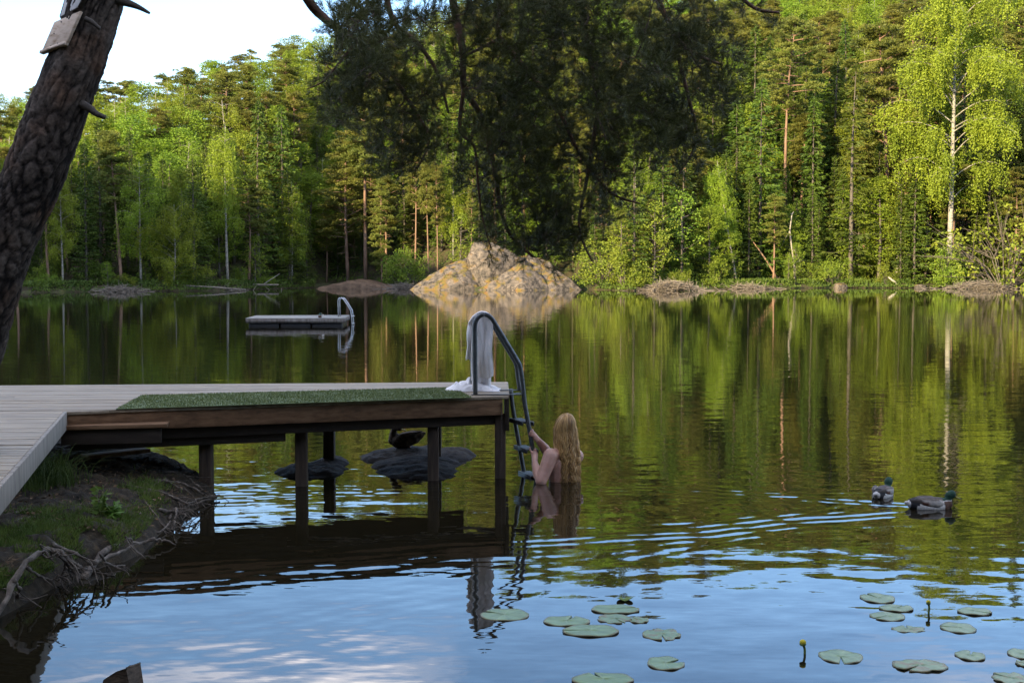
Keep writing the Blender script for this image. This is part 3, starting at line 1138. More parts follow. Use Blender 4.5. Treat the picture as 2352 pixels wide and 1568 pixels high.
# ================================================================== boulders and driftwood on the far shore
def rock_mat(name, stops, moss=None, scale=2.2, bump=.8, bdist=.16):
    m, nt, b = new_mat(name)
    tc = N(nt, "ShaderNodeTexCoord")
    n = N(nt, "ShaderNodeTexNoise")
    n.inputs["Scale"].default_value = scale
    n.inputs["Detail"].default_value = 9
    n.inputs["Roughness"].default_value = .62
    nt.links.new(tc.outputs["Object"], n.inputs["Vector"])
    r = ramp(nt, n.outputs["Fac"], stops)
    out = r.outputs[0]
    if moss:
        n3 = N(nt, "ShaderNodeTexNoise")
        n3.inputs["Scale"].default_value = scale * .55
        n3.inputs["Detail"].default_value = 6
        nt.links.new(tc.outputs["Object"], n3.inputs["Vector"])
        g = N(nt, "ShaderNodeNewGeometry")
        sp = N(nt, "ShaderNodeSeparateXYZ")
        nt.links.new(g.outputs["Normal"], sp.inputs[0])
        ml = N(nt, "ShaderNodeMath", operation='MULTIPLY_ADD')
        nt.links.new(sp.outputs["Z"], ml.inputs[0])
        ml.inputs[1].default_value = .22
        nt.links.new(n3.outputs["Fac"], ml.inputs[2])
        f = ramp(nt, ml.outputs[0], [(.655, (0, 0, 0)), (.76, (1, 1, 1))])
        mc = ramp(nt, n.outputs["Fac"], moss)
        mx = N(nt, "ShaderNodeMixRGB")
        nt.links.new(f.outputs[0], mx.inputs[0])
        nt.links.new(out, mx.inputs[1])
        nt.links.new(mc.outputs[0], mx.inputs[2])
        out = mx.outputs[0]
    wv = N(nt, "ShaderNodeTexVoronoi", feature='DISTANCE_TO_EDGE')
    wv.inputs["Scale"].default_value = scale * .28
    wm = N(nt, "ShaderNodeVectorMath", operation='MULTIPLY_ADD')
    nt.links.new(n.outputs["Color"], wm.inputs[0])
    wm.inputs[1].default_value = (.9 / scale * 2, .9 / scale * 2, 1.4 / scale * 2)
    nt.links.new(tc.outputs["Object"], wm.inputs[2])
    nt.links.new(wm.outputs[0], wv.inputs["Vector"])
    ck = ramp(nt, wv.outputs["Distance"], [(.0, (.22, .22, .22)), (.035, (1, 1, 1))])
    mk = N(nt, "ShaderNodeMixRGB", blend_type='MULTIPLY')
    mk.inputs[0].default_value = 1
    nt.links.new(out, mk.inputs[1])
    nt.links.new(ck.outputs[0], mk.inputs[2])
    out = mk.outputs[0]
    nt.links.new(out, b.inputs["Base Color"])
    b.inputs["Roughness"].default_value = .85
    b.inputs["Specular IOR Level"].default_value = .25
    n2 = N(nt, "ShaderNodeTexNoise")
    n2.inputs["Scale"].default_value = scale * 3
    n2.inputs["Detail"].default_value = 10
    n2.inputs["Roughness"].default_value = .7
    nt.links.new(tc.outputs["Object"], n2.inputs["Vector"])
    bp = N(nt, "ShaderNodeBump")
    bp.inputs["Strength"].default_value = bump
    bp.inputs["Distance"].default_value = bdist
    nt.links.new(n2.outputs["Fac"], bp.inputs["Height"])
    nt.links.new(bp.outputs[0], b.inputs["Normal"])
    return m


M_GRANITE = rock_mat("lichened_granite", [(.32, (.022, .019, .017)), (.44, (.070, .060, .052)), (.56, (.125, .102, .084)), (.72, (.20, .165, .135))],
                     [(.35, (.07, .070, .018)), (.5, (.14, .10, .026)), (.65, (.17, .085, .03))])


def hull_rock(name, pts, mat, voxel, amp, sc, label, cat, group=None, seed=0, smooth_it=0):
    bm = bmesh.new()
    for p in pts:
        bm.verts.new(p)
    bmesh.ops.convex_hull(bm, input=bm.verts)
    bmesh.ops.delete(bm, geom=[v for v in bm.verts if not v.link_faces], context='VERTS')
    bmesh.ops.triangulate(bm, faces=bm.faces)
    bm.verts.ensure_lookup_table()
    for k, v in enumerate(bm.verts):
        v.index = k
    mb = MB()
    mb.add([v.co[:] for v in bm.verts], None, [[v.index for v in f.verts] for f in bm.faces])
    bm.free()
    me = remeshed(mb, voxel, smooth_it)
    co = coords(me)
    nr = np.empty(len(co) * 3, np.float32)
    me.vertices.foreach_get("normal", nr)
    nr = nr.reshape(-1, 3)
    d = np.array([fbm((p[0] + seed, p[1], p[2]), sc, 6) + .18 * abs(fbm((p[0], p[1] + seed, p[2] * 1.6), sc * 2.6, 3)) for p in co])
    set_coords(me, co + nr * d[:, None] * amp)
    me.materials.clear()
    me.materials.append(mat)
    base = Vector(pts[0])
    o = link(name, me)
    return tag(o, label, cat, group)


def rock_from(pix, Y0, depth, topfrac=.75, zlow=-.6):
    """outline traced at the distance Y0, given real depth behind it"""
    P = []
    for (a, b) in pix:
        p = at_y(a, b, Y0)
        P.append(p)
        c = at_y(sum(x for x, _ in pix) / len(pix), b, Y0)
        q = p * .7 + c * .3 + np.array((0, depth, 0))
        q[2] = p[2] * topfrac
        P.append(q)
    for p in [P[k] for k in range(0, len(P), 2)]:
        if p[2] < .4:
            P.append(np.array((p[0], p[1] - .3, zlow)))
            P.append(np.array((p[0], p[1] + depth, zlow)))
    return P


YB = at_z(1100, 665)[1] - 2.0
def rock_pts(lst):
    P = []
    for (a, b, dy) in lst:
        p = at_y(a, b, YB + dy)
        P.append(p)
    for (a, b, dy) in lst[:]:
        p = at_y(a, b, YB + dy)
        if p[2] < .5:
            P.append(np.array((p[0], p[1], -1.0)))
            P.append(np.array((p[0] * .9 + P[0][0] * .1, p[1] + 6, -1.0)))
        else:
            P.append(np.array((p[0] * .85 + P[0][0] * .15, p[1] + 3.2, p[2] * .8)))
    return P


hull_rock("boulder", rock_pts([(1010, 668, -.6), (938, 667, .6), (1100, 668, .5), (985, 633, 1.8), (1030, 607, 2.4), (1076, 590, 2.8), (1098, 592, 2.8), (1060, 650, .1)]), M_GRANITE, .11, .07, .35,
          "long sloping granite slab with yellow lichen, leftmost of the shore boulders", "boulder", "lakeside boulders", 3)
hull_rock("boulder", rock_pts([(1120, 668, .2), (1076, 668, 1.4), (1074, 590, 1.9), (1086, 557, 2.4), (1112, 551, 2.6), (1128, 600, 1.0), (1165, 573, 2.8), (1208, 598, 3.2), (1212, 668, 2.2)]), M_GRANITE, .11, .13, .4,
          "tallest grey upright boulder, in the middle of the shore boulders", "boulder", "lakeside boulders", 9)
hull_rock("boulder", rock_pts([(1205, 670, -2.6), (1094, 668, -.7), (1264, 668, -.9), (1148, 634, -.3), (1192, 604, .3), (1222, 613, .3), (1250, 640, -.2), (1198, 640, -1.7)]), M_GRANITE, .10, .05, .35,
          "tan wedge shaped boulder in front, right of the tallest boulder", "boulder", "lakeside boulders", 14)
hull_rock("boulder", rock_pts([(1270, 669, -1.2), (1222, 668, .3), (1340, 668, .2), (1236, 628, 1.0), (1278, 619, 1.2), (1312, 641, .8)]), M_GRANITE, .11, .11, .5,
          "dark grey shaded boulder, rightmost of the shore boulders", "boulder", "lakeside boulders", 21)
hull_rock("boulder", rock_pts([(1220, 640, 3.4), (1150, 640, 4.2), (1300, 645, 4.2), (1165, 592, 4.8), (1215, 583, 5.0), (1262, 600, 5.0)]), M_GRANITE, .16, .2, .5,
          "mossy boulder on the slope behind the wedge shaped boulder", "boulder", "lakeside boulders", 27)
for q, (a, b, wpx, hpx, lab) in enumerate([(1382, 655, 34, 14, "small orange mossed rock at the water right of the boulders"), (1935, 656, 34, 12, "pale stone at the water below the tall sparse spruce"),
                                           (2120, 656, 30, 9, "flat pale stone at the water left of the largest birch"), (2250, 654, 26, 9, "pale stone at the water under the twiggy shrub"), (1790, 656, 30, 10, "mossy stone at the water beside the driftwood roots")]):
    p = at_z(a, b + 6)
    sx, sz = wpx / 2 / FOC * p[1], hpx / FOC * p[1]
    rr = np.random.default_rng(q)
    pts = [p + np.array((math.cos(t) * sx * rr.uniform(.7, 1.1), .8 + math.sin(t) * sx * .8, z * sz)) for t in np.linspace(0, 6.28, 9)[:-1] for z in (-.5, rr.uniform(.6, 1.1))]
    hull_rock("shore_stone", pts, M_GRANITE, .06, .06, 1.5, lab, "stone", "stones along the far shore", q * 5)

M_DEAD = noise_mat("bleached_wood", [(.3, (.12, .10, .08)), (.7, (.40, .36, .30))], scale=5, stretch=(2, 2, 2), bump=.4)
M_DEADRED = noise_mat("dead_red_wood", [(.3, (.16, .09, .05)), (.7, (.34, .22, .14))], scale=5, bump=.4)
M_TWIG = noise_mat("grey_twigs", [(.3, (.10, .08, .065)), (.7, (.24, .20, .16))], scale=3, island=.35)


def stick(name, pix, r0, r1, mat, label, cat, group=None, side=(), Y=None, dY=None):
    Y = Y or at_z(*pix[0])[1] - .3
    dY = dY or [0] * len(pix)
    P = [at_y(a, b, Y + d) for (a, b), d in zip(pix, dY)]
    mb = MB()
    mb.tube(P, np.linspace(r0, r1, len(P)), 7)
    for (k, a, b, r) in side:
        e = at_y(a, b, Y + .5)
        m_ = (P[k] + e) / 2 + np.array((.05, .1, .12))
        mb.tube([P[k], m_, e], [r, r * .7, r * .3], 5)
    o = mb.build(name, mat)
    return tag(o, label, cat, group)


stick("fallen_branch", [(588, 664), (614, 647), (642, 629)], .06, .03, M_DEAD, "bleached stick poking out of the lake behind the platform", "branch", None)
stick("dead_snag", [(1826, 658), (1824, 605), (1818, 565), (1814, 530), (1819, 492), (1823, 486)], .11, .04, M_DEAD, "bare grey dead snag with forked top and crooked twigs", "dead tree", None,
      side=[(2, 1842, 610, .04), (4, 1811, 492, .03), (3, 1790, 575, .035), (1, 1850, 598, .03)], Y=at_z(1826, 661)[1] + .2)
stick("leaning_dead_trunk", [(1794, 656), (1765, 605), (1742, 572), (1722, 545)], .13, .03, M_DEADRED, "reddish dead trunk leaning left beside the driftwood roots", "dead tree", None, Y=at_z(1790, 661)[1] + .1)
stick("driftwood_log", [(1832, 660), (1860, 645), (1893, 630)], .16, .08, M_DEAD, "thick broken log sloping up right from the water beside the snag", "log", "driftwood along the far shore")
stick("driftwood_log", [(1640, 656), (1700, 657), (1760, 660), (1840, 658)], .10, .07, M_TWIG, "long dark log lying flat in the water right of the brush pile", "log", "driftwood along the far shore", side=[(1, 1690, 648, .04), (2, 1775, 650, .05), (2, 1740, 667, .04)])
stick("driftwood_log", [(2065, 661), (2055, 648), (2040, 636)], .17, .07, M_DEAD, "short grey stump end pointing up left below the bright green spruce", "log", "driftwood along the far shore", side=[(0, 2085, 657, .05)])
stick("driftwood_log", [(2200, 660), (2260, 658), (2345, 655)], .08, .05, M_DEAD, "pale thin log lying under the twiggy shrub", "log", "driftwood along the far shore", side=[(1, 2290, 648, .03)])
stick("driftwood_log", [(255, 657), (340, 654), (450, 655)], .09, .06, M_TWIG, "long log on the bank under the drooping willow", "log", "driftwood along the far shore", Y=at_z(340, 668)[1] + 1.5)
stick("driftwood_log", [(400, 655), (500, 660), (565, 666)], .08, .05, M_TWIG, "thin fallen trunk running from the willow into the water", "log", "driftwood along the far shore", side=[(1, 505, 670, .03), (0, 420, 646, .03), (1, 470, 672, .03)], Y=at_z(500, 668)[1] + .2)
stick("driftwood_log", [(530, 652), (600, 654), (640, 654)], .09, .07, M_TWIG, "dark straight log on the bank behind the bleached stick", "log", "driftwood along the far shore", Y=at_z(600, 665)[1] + 1.6)
stick("driftwood", [(1775, 661), (1800, 652), (1822, 645)], .07, .04, M_DEAD, "tangle of pale driftwood roots at the waterline by the leaning dead trunk", "driftwood", None,
      side=[(0, 1825, 664, .05), (1, 1838, 652, .04), (0, 1850, 666, .045), (1, 1790, 640, .04), (0, 1760, 654, .04)])


def brush_pile(px, py, wpx, hpx, n, label, seed):
    r = np.random.default_rng(seed)
    p = at_z(px, py)
    sc = p[1] / FOC
    mb = MB()
    for _ in range(n):
        c = p + np.array((r.normal() * wpx * .3 * sc, r.uniform(0, 1.6), 0))
        env = math.exp(-((c[0] - p[0]) / (wpx * .45 * sc)) ** 2)
        c[2] = r.uniform(0, hpx * sc) * env
        d = r.normal(size=3) * (1, .6, .32)
        d *= r.uniform(.3, .9) / np.linalg.norm(d)
        mb.tube([c - d, c + r.normal(size=3) * .06, c + d + (0, 0, r.uniform(-.1, .15))], [.018, .022, .008], 4, cap=False)
    o = mb.build("brush_pile", M_TWIG)
    return tag(o, label, "brush pile", "piles of dead brush on the far shore")


brush_pile(1545, 668, 130, 22, 420, "rounded grey pile of dead twigs right of the boulders", 1)
brush_pile(400, 667, 230, 20, 460, "wide low tangle of grey brush under the drooping willow", 2)
brush_pile(270, 671, 90, 12, 160, "small heap of brown brush near the leaning pine trunk", 3)
brush_pile(925, 664, 60, 12, 130, "little heap of brown twigs at the left foot of the boulders", 4)
brush_pile(2260, 664, 150, 18, 320, "tangle of dead twigs at the water under the twiggy shrub", 5)
brush_pile(1715, 664, 130, 10, 160, "scattered dead twigs around the long dark log", 6)

# bare brown bank left of the boulders
P = [(725, 663), (765, 652), (805, 646), (860, 650), (900, 657), (925, 664)]
M_SOIL = noise_mat("bare_brown_soil", [(.3, (.06, .035, .02)), (.7, (.16, .10, .06))], scale=2, bump=.6, bdist=.08)
o = hull_rock("brown_bank", rock_from([(a, b + 1) for a, b in P], at_z(800, 664)[1] + 1.0, 7, topfrac=1.3), M_SOIL, .2, .2, .4, None, None, None, 4)
tag(o, "bare brown soil bank sloping into the lake", None, None, "structure")

# ================================================================== floating platform
M_PLANK = noise_mat("weathered_boards", [(.25, (.14, .13, .115)), (.5, (.26, .245, .22)), (.75, (.36, .34, .31))], scale=3, stretch=(1.2, 16, 16), detail=8, bump=.35, bdist=.004, island=.18, spec=.35, rough=.7)
M_PLANKY = noise_mat("weathered_fascia", [(.3, (.06, .045, .035)), (.5, (.15, .13, .115)), (.75, (.22, .20, .18))], scale=2.4, stretch=(5, 5, .8), detail=8, bump=.4, bdist=.006, island=.15)
M_BLACK = noise_mat("black_float", [(.3, (.008, .008, .01)), (.7, (.02, .02, .024))], scale=4, rough=.5)
M_STEEL = noise_mat("galvanised_steel", [(.3, (.30, .31, .33)), (.7, (.50, .51, .53))], scale=9, rough=.38, spec=.5)
M_STEEL.node_tree.nodes["Principled BSDF"].inputs["Metallic"].default_value = .8
wl, wr = at_z(564, 751), at_z(803, 748)
pf = (wl + wr) / 2
zt = at_y(680, 730.5, pf[1])[2]
fl, fr_ = at_z(564, 730.6, zt), at_z(791, 730.2, zt)
bl, br_ = at_z(587.6, 724.2, zt), at_z(803.6, 723.2, zt)
plat = thing("floating_platform", "grey wooden bathing platform floating on black pontoons in mid lake", "platform", tuple((fl + br_) / 2 * (1, 1, 0)))
mb = MB()
nb_ = 16
for q in range(nb_):
    a0, a1 = (q + .03) / nb_, (q + .97) / nb_
    c = [fl + (bl - fl) * a0, fr_ + (br_ - fr_) * a0, fr_ + (br_ - fr_) * a1, fl + (bl - fl) * a1]
    mb.hexa([p - (0, 0, .03) for p in c] + c)
mb.build("deck", M_PLANK, plat, smooth=False)
mb = MB()
zf = zt - .032
for (p, q) in ((fl, fr_), (fr_, br_), (br_, bl), (bl, fl)):
    e = (q - p) / np.linalg.norm(q - p)
    nrm = np.array((e[1], -e[0], 0))
    L_ = np.linalg.norm(q - p)
    nn = max(1, int(L_ / 1.9))
    for k_ in range(nn):
        a, b_ = p + e * (L_ * k_ / nn + .004) - nrm * .03, p + e * (L_ * (k_ + 1) / nn - .004) - nrm * .03
        mb.hexa([np.array((v[0], v[1], zf - .13)) for v in (a + nrm * .028, b_ + nrm * .028, b_, a)] + [np.array((v[0], v[1], zf)) for v in (a + nrm * .028, b_ + nrm * .028, b_, a)])
mb.build("side_board", M_PLANKY, plat, smooth=False)
ctr = (fl + br_) / 2
for k_ in range(3):
    u0, u1 = k_ / 3 + .008, (k_ + 1) / 3 - .008
    mb = MB()
    c = []
    for (u, v) in ((u0, .04), (u1, .04), (u1, .95), (u0, .95)):
        lo = fl + (fr_ - fl) * (.02 + .96 * u)
        hi = bl + (br_ - bl) * (.02 + .96 * u)
        c.append(lo + (hi - lo) * v)
    mb.hexa([np.array((p[0], p[1], -.15)) for p in c] + [np.array((p[0], p[1], zf - .13)) for p in c])
    mb.build("pontoon", M_BLACK, plat, smooth=False, bevel=.03)
for (dx, dy) in ((0, 0), (5, -3)):
    Yr = (fr_ + br_)[1] / 2 + (-.22 if dx == 0 else .22)
    pts = [at_y(a, b, (fr_ + br_)[1] / 2) for a, b in ((779.5, 727), (778.6, 705), (778.3, 692), (779.5, 686), (783, 683.5), (787, 684), (791, 687), (799, 699), (807, 712.5), (809, 725), (810, 741), (811, 770))]
    pts = np.array(pts)
    pts[:, 1] = Yr
    mb = MB()
    mb.tube(pts, .021, 8)
    mb.build("handrail", M_STEEL, plat)
mb = MB()
for z in (.28, .02):
    p = at_y(810, 741, (fr_ + br_)[1] / 2)
    mb.box((p[0] - .04, (fr_ + br_)[1] / 2 - .2, z), (p[0] + .05, (fr_ + br_)[1] / 2 + .2, z + .03))
mb.build("rung", M_STEEL, plat, smooth=False)
# ================================================================== pier
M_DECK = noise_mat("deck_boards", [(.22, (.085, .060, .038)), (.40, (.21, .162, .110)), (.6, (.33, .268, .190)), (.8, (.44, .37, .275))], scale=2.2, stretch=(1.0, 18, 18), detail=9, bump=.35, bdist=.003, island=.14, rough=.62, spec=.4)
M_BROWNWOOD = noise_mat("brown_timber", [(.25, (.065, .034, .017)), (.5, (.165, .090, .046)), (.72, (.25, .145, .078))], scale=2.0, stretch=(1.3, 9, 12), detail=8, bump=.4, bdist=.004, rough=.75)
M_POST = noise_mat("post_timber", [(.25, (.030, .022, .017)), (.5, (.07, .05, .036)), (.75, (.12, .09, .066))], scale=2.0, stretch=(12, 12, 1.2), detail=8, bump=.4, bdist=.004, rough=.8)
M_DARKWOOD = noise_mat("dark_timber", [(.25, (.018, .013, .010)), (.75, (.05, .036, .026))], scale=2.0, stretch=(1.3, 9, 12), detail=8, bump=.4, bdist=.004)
M_GREYWOOD = noise_mat("grey_fascia", [(.25, (.12, .10, .08)), (.5, (.24, .21, .175)), (.75, (.32, .285, .24))], scale=2.4, stretch=(9, 9, 1.2), detail=8, bump=.45, bdist=.004)

YP = at_z(1149, 1101)[1]                       # distance of the front corner post
DZ = float(at_y(1149, 911, YP - .06)[2])       # height of the deck
dk = lambda a, b: at_z(a, b, DZ)
C_L, E_F, E_B = dk(145, 945), dk(1170, 909), dk(1167, 877)
W_N = dk(0, 1106)                              # near edge of the walkway at the picture's border
wdir = (W_N - C_L) / np.linalg.norm(W_N - C_L)
W_NN = W_N + wdir * 2.2
F_L = dk(-420, 901)
pier = thing("wooden_pier", "grey wooden bathing pier with brown beams standing on posts in the lake", "pier", (float(E_F[0]), float(E_F[1]), 0))
# outline: right chain going away from the viewer, left chain keeps clear of the leaning pine
L1 = dk(-30, 1180)
L2 = dk(-22, 985)
L2 = np.array((L2[0], L2[1], DZ))
right = [W_NN, W_N, C_L, E_F, E_B]
left = [W_NN + np.array((-.75, -.1, 0)), dk(-45, 1100), dk(-38, 985), dk(-60, 930), F_L + np.array((0, -.9, 0)), F_L]
bdir = np.array((1.0, .075, 0))
bdir /= np.linalg.norm(bdir)
bper = np.array((-bdir[1], bdir[0], 0))
ru = [(p @ bper, p @ bdir) for p in right]
lu = [(p @ bper, p @ bdir) for p in left]


def chain(v, ch):
    return float(np.interp(v, [a for a, _ in ch], [b for _, b in ch]))


v0, v1 = ru[0][0], E_B @ bper
mb = MB()
rb = np.random.default_rng(3)
bw = .098
nrow = int((v1 - v0) / bw)
for q in range(nrow + 1):
    a, b_ = v0 + q * bw + .0035, min(v0 + (q + 1) * bw - .0035, v1 + .02)
    ua, ub_ = chain(a, lu), chain(b_, lu)
    xa, xb_ = chain(a, ru), chain(b_, ru)
    cuts = [0.0] + sorted(rb.uniform(.15, .9, 1 if xa - ua > 3 else 0).tolist()) + [1.0]
    dz = rb.normal() * .0012
    for c0, c1 in zip(cuts[:-1], cuts[1:]):
        g0, g1 = (.002 if c0 > 0 else 0), (.002 if c1 < 1 else 0)
        c = [bdir * (ua + (xa - ua) * c0 + g0) + bper * a, bdir * (ua + (xa - ua) * c1 - g1) + bper * a, bdir * (ub_ + (xb_ - ub_) * c1 - g1) + bper * b_, bdir * (ub_ + (xb_ - ub_) * c0 + g0) + bper * b_]
        mb.hexa([np.array((p[0], p[1], DZ - .028 + dz)) for p in c] + [np.array((p[0], p[1], DZ + dz)) for p in c])
mb.build("deck", M_DECK, pier, smooth=False, bevel=.003)

fdir = (E_F - C_L) / np.linalg.norm(E_F - C_L)
fin = np.array((-fdir[1], fdir[0], 0))         # into the pier
FL_ = np.linalg.norm(E_F - C_L)
zb0 = DZ - .030


def run(s0, s1, inset, thick, ztop, h, name, mat, bev=.004):
    p0, p1 = C_L + fdir * s0 + fin * (inset + thick / 2), C_L + fdir * s1 + fin * (inset + thick / 2)
    p0[2] = p1[2] = ztop - h / 2
    m_ = MB()
    m_.beam(p0, p1, thick, h)
    return m_.build(name, mat, pier, smooth=False, bevel=bev)


run(0.012, FL_ - .06, .014, .045, zb0, .150, "front_beam", M_BROWNWOOD)
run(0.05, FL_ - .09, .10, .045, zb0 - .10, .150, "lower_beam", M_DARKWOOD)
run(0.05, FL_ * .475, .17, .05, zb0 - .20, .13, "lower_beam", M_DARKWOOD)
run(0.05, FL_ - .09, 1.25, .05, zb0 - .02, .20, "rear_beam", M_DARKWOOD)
edir = (E_B - E_F) / np.linalg.norm(E_B - E_F)
m_ = MB()
p0, p1 = E_F + edir * .012 - fdir * .024, E_B - edir * .02 - fdir * .024
p0, p1 = p0.copy(), p1.copy()
p0[2] = p1[2] = zb0 - .152
m_.beam(p0, p1, .042, .300)
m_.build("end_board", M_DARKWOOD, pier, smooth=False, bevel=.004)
# walkway fascia
m_ = MB()
side_n = np.array((-wdir[1], wdir[0], 0))
if side_n[0] < 0:
    side_n = -side_n
p0, p1 = C_L + side_n * .016 - wdir * .0, W_NN + side_n * .016
p0, p1 = p0.copy(), p1.copy()
p0[2] = p1[2] = DZ - .075
m_.beam(p0, p1, .028, .150)
m_.build("side_board", M_GREYWOOD, pier, smooth=False, bevel=.003)
# posts
def post(px, Y, ztop, wd=.103, zb=-.9, mat=M_POST):
    x = (at_y(px, 1000, Y))[0]
    m_ = MB()
    m_.box((x - wd / 2, Y - wd / 2, zb), (x + wd / 2, Y + wd / 2, ztop))
    return m_.build("post", mat, pier, smooth=False, bevel=.006)


def front_y(px):
    for s in np.linspace(0, FL_, 200):
        p = C_L + fdir * s
        if project(p)[0] >= px:
            return p[1]
    return E_F[1]


post(1149, front_y(1149) + .12, zb0 - .152)
post(995, front_y(995) + .21, zb0 - .26)
post(1002, front_y(995) + 1.32, zb0 - .23)
post(692, front_y(692) + .29, zb0 - .20)
post(756, front_y(756) + 1.40, zb0 - .23, wd=.11)
post(473, front_y(473) + .30, zb0 - .20, wd=.11)
# low step beside the walkway
stp0, stp1 = at_y(140, 984, C_L[1] - .06), at_y(388, 976, C_L[1] + .10)
stp0[2] = stp1[2] = (stp0[2] + stp1[2]) / 2
m_ = MB()
m_.beam(stp0 + fin * .10, stp1 + fin * .10, .22, .035)
m_.build("step_tread", M_BROWNWOOD, pier, smooth=False, bevel=.004)
m_ = MB()
m_.beam(stp0 + fin * .06 - (0, 0, .085), stp1 + fin * .06 - fdir * .06 - (0, 0, .085), .05, .13)
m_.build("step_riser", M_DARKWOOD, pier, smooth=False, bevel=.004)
# thin chain hanging down the corner post
m_ = MB()
cx, cy = at_y(1152, 1000, front_y(1149) + .04)[0], front_y(1149) + .045
for q in range(24):
    z = zb0 - .05 - q * .021
    t = np.linspace(0, 2 * math.pi, 9)
    a = np.stack([np.cos(t) * .006, np.zeros(9), np.sin(t) * .013], -1) if q % 2 == 0 else np.stack([np.zeros(9), np.cos(t) * .006, np.sin(t) * .013], -1)
    m_.tube(a + (cx, cy - .035, z), .0022, 5, cap=False)
m_.build("chain", noise_mat("rusty_chain", [(.3, (.05, .04, .035)), (.7, (.13, .11, .09))], rough=.6), pier)

# artificial grass runner on the deck
rug = [(266, 941), (1084, 914), (1042, 891), (326, 909)]
q4 = [dk(a, b) for a, b in rug]
m_ = MB()
nu, nv = 160, 24
U, V = np.meshgrid(np.linspace(0, 1, nu), np.linspace(0, 1, nv))
top = (q4[0] * ((1 - U) * (1 - V))[..., None] + q4[1] * (U * (1 - V))[..., None] + q4[2] * (U * V)[..., None] + q4[3] * ((1 - U) * V)[..., None])
top[..., 2] = DZ + .008 + .0022 * np.sin(U * 31) * np.sin(V * 7)
k = (np.arange(nv - 1)[:, None] * nu + np.arange(nu - 1)[None]).ravel()
m_.hexa([np.array((p[0], p[1], DZ + .002)) for p in q4] + [np.array((p[0], p[1], DZ + .0055)) for p in q4])
m_.add(top.reshape(-1, 3), np.stack([k, k + 1, k + nu + 1, k + nu], -1))
rg = np.random.default_rng(8)
n = 30000
u, v = rg.uniform(size=n)[:, None], rg.uniform(size=n)[:, None]
c = q4[0] * (1 - u) * (1 - v) + q4[1] * u * (1 - v) + q4[2] * u * v + q4[3] * (1 - u) * v
c[:, 2] = DZ + .006
d = rg.normal(size=(n, 3)) * (.5, .5, .2) + (0, 0, .8)
m_.leaves(c, d, rg.uniform(.010, .018, n), .005, rg)
o = m_.build("turf_mat", leaf_mat("artificial_turf", (.085, .100, .030), (.14, .158, .052), trans=.1, scale=30, vary=.35), smooth=False)
tag(o, "green artificial grass mat lying along the pier deck", "mat")

# ================================================================== ladder
M_TUBE = noise_mat("dull_steel_tube", [(.3, (.06, .068, .076)), (.7, (.125, .138, .15))], scale=14, rough=.42, spec=.5, bump=.06, bdist=.002)
M_TUBE.node_tree.nodes["Principled BSDF"].inputs["Metallic"].default_value = .55
YA = E_F[1] + .05
lad = thing("pool_ladder", "grey steel bathing ladder with arched handrail at the end of the pier", "ladder", (float(E_F[0]), float(YA), 0))
A_PIX = [(1092, 905), (1091.5, 860), (1091, 800), (1090.5, 757), (1092, 741), (1098, 729), (1108, 722.5), (1119, 723.5), (1128, 730), (1136, 741), (1165, 789), (1186, 824), (1194, 840), (1199, 868), (1206, 930), (1216, 985), (1224, 1035), (1233, 1098), (1242, 1165)]
Ap = np.array([at_y(a, b, YA) for a, b in A_PIX])


def smooth_path(P, n=5):
    out = []
    P = np.asarray(P)
    for q in range(len(P) - 1):
        p0, p1, p2, p3 = P[max(q - 1, 0)], P[q], P[q + 1], P[min(q + 2, len(P) - 1)]
        for t in np.arange(n) / n:
            out.append(.5 * ((2 * p1) + (-p0 + p2) * t + (2 * p0 - 5 * p1 + 4 * p2 - p3) * t * t + (-p0 + 3 * p1 - 3 * p2 + p3) * t ** 3))
    out.append(P[-1])
    return np.array(out)


m_ = MB()
m_.tube(smooth_path(Ap, 4), .0215, 12)
m_.build("handrail", M_TUBE, lad)
YBk = YA + .42
B_top = [(1086, 899), (1085.5, 860), (1085.2, 800), (1085, 757), (1086.5, 741), (1092.5, 730), (1102, 723.5), (1113, 724.5), (1122, 731), (1130, 742), (1158, 789), (1178, 822), (1186, 838), (1189.5, 865), (1194, 897)]
Bp = [at_y(a, b, YBk) for a, b in B_top]
m_ = MB()
m_.tube(smooth_path(Bp, 4), .0215, 12)
m_.build("handrail", M_TUBE, lad)
B_low = [(1173.5, 893), (1177, 930), (1187, 990), (1196, 1040), (1204.5, 1090), (1216, 1160)]
Bl = [at_y(a, b, YA + .30) for a, b in B_low]
m_ = MB()
m_.tube(smooth_path(Bl, 3), .021, 12)
m_.build("stile", M_TUBE, lad)
m_ = MB()
for (a0, b0, a1, b1, Y) in ((1083, 907.5, 1199, 906, YA), (1098, 900.5, 1193, 897, YBk)):
    p, q = at_y(a0, b0, Y), at_y(a1, b1, Y)
    p[2] = q[2] = DZ + .008
    m_.beam(p, q, .035, .008)
m_.build("bracket", M_TUBE, lad, smooth=False)
m_ = MB()
p, q = at_y(1173.5, 900, YA + .30), at_y(1194, 897, YBk)
p[2] = q[2] = DZ - .02
m_.beam(p, q, .03, .008)
m_.build("bracket", M_TUBE, lad, smooth=False)


def at_height(P, z):
    P = np.asarray(P)
    i0 = np.argsort(P[:, 2])
    return np.array([np.interp(z, P[i0, 2], P[i0, k_]) for k_ in range(3)])


Alow = Ap[11:]
for b in (966, 1029, 1089, 1140):
    z = float(at_y(1200, b, YA + .12)[2])
    pa, pb = at_height(Alow, z), at_height(Bl, z)
    m_ = MB()
    for q in range(5):                      # ribbed tread
        off = np.array((-.045 + q * .0225, 0, 0))
        m_.beam(pb + off + (.008, 0, .0), pa + off + (-.008, 0, 0), .014, .012)
    for off in (-.052, .052):
        m_.beam(pb + (off, 0, -.014), pa + (off, 0, -.014), .008, .042)
    m_.build("rung", M_TUBE, lad, smooth=False)

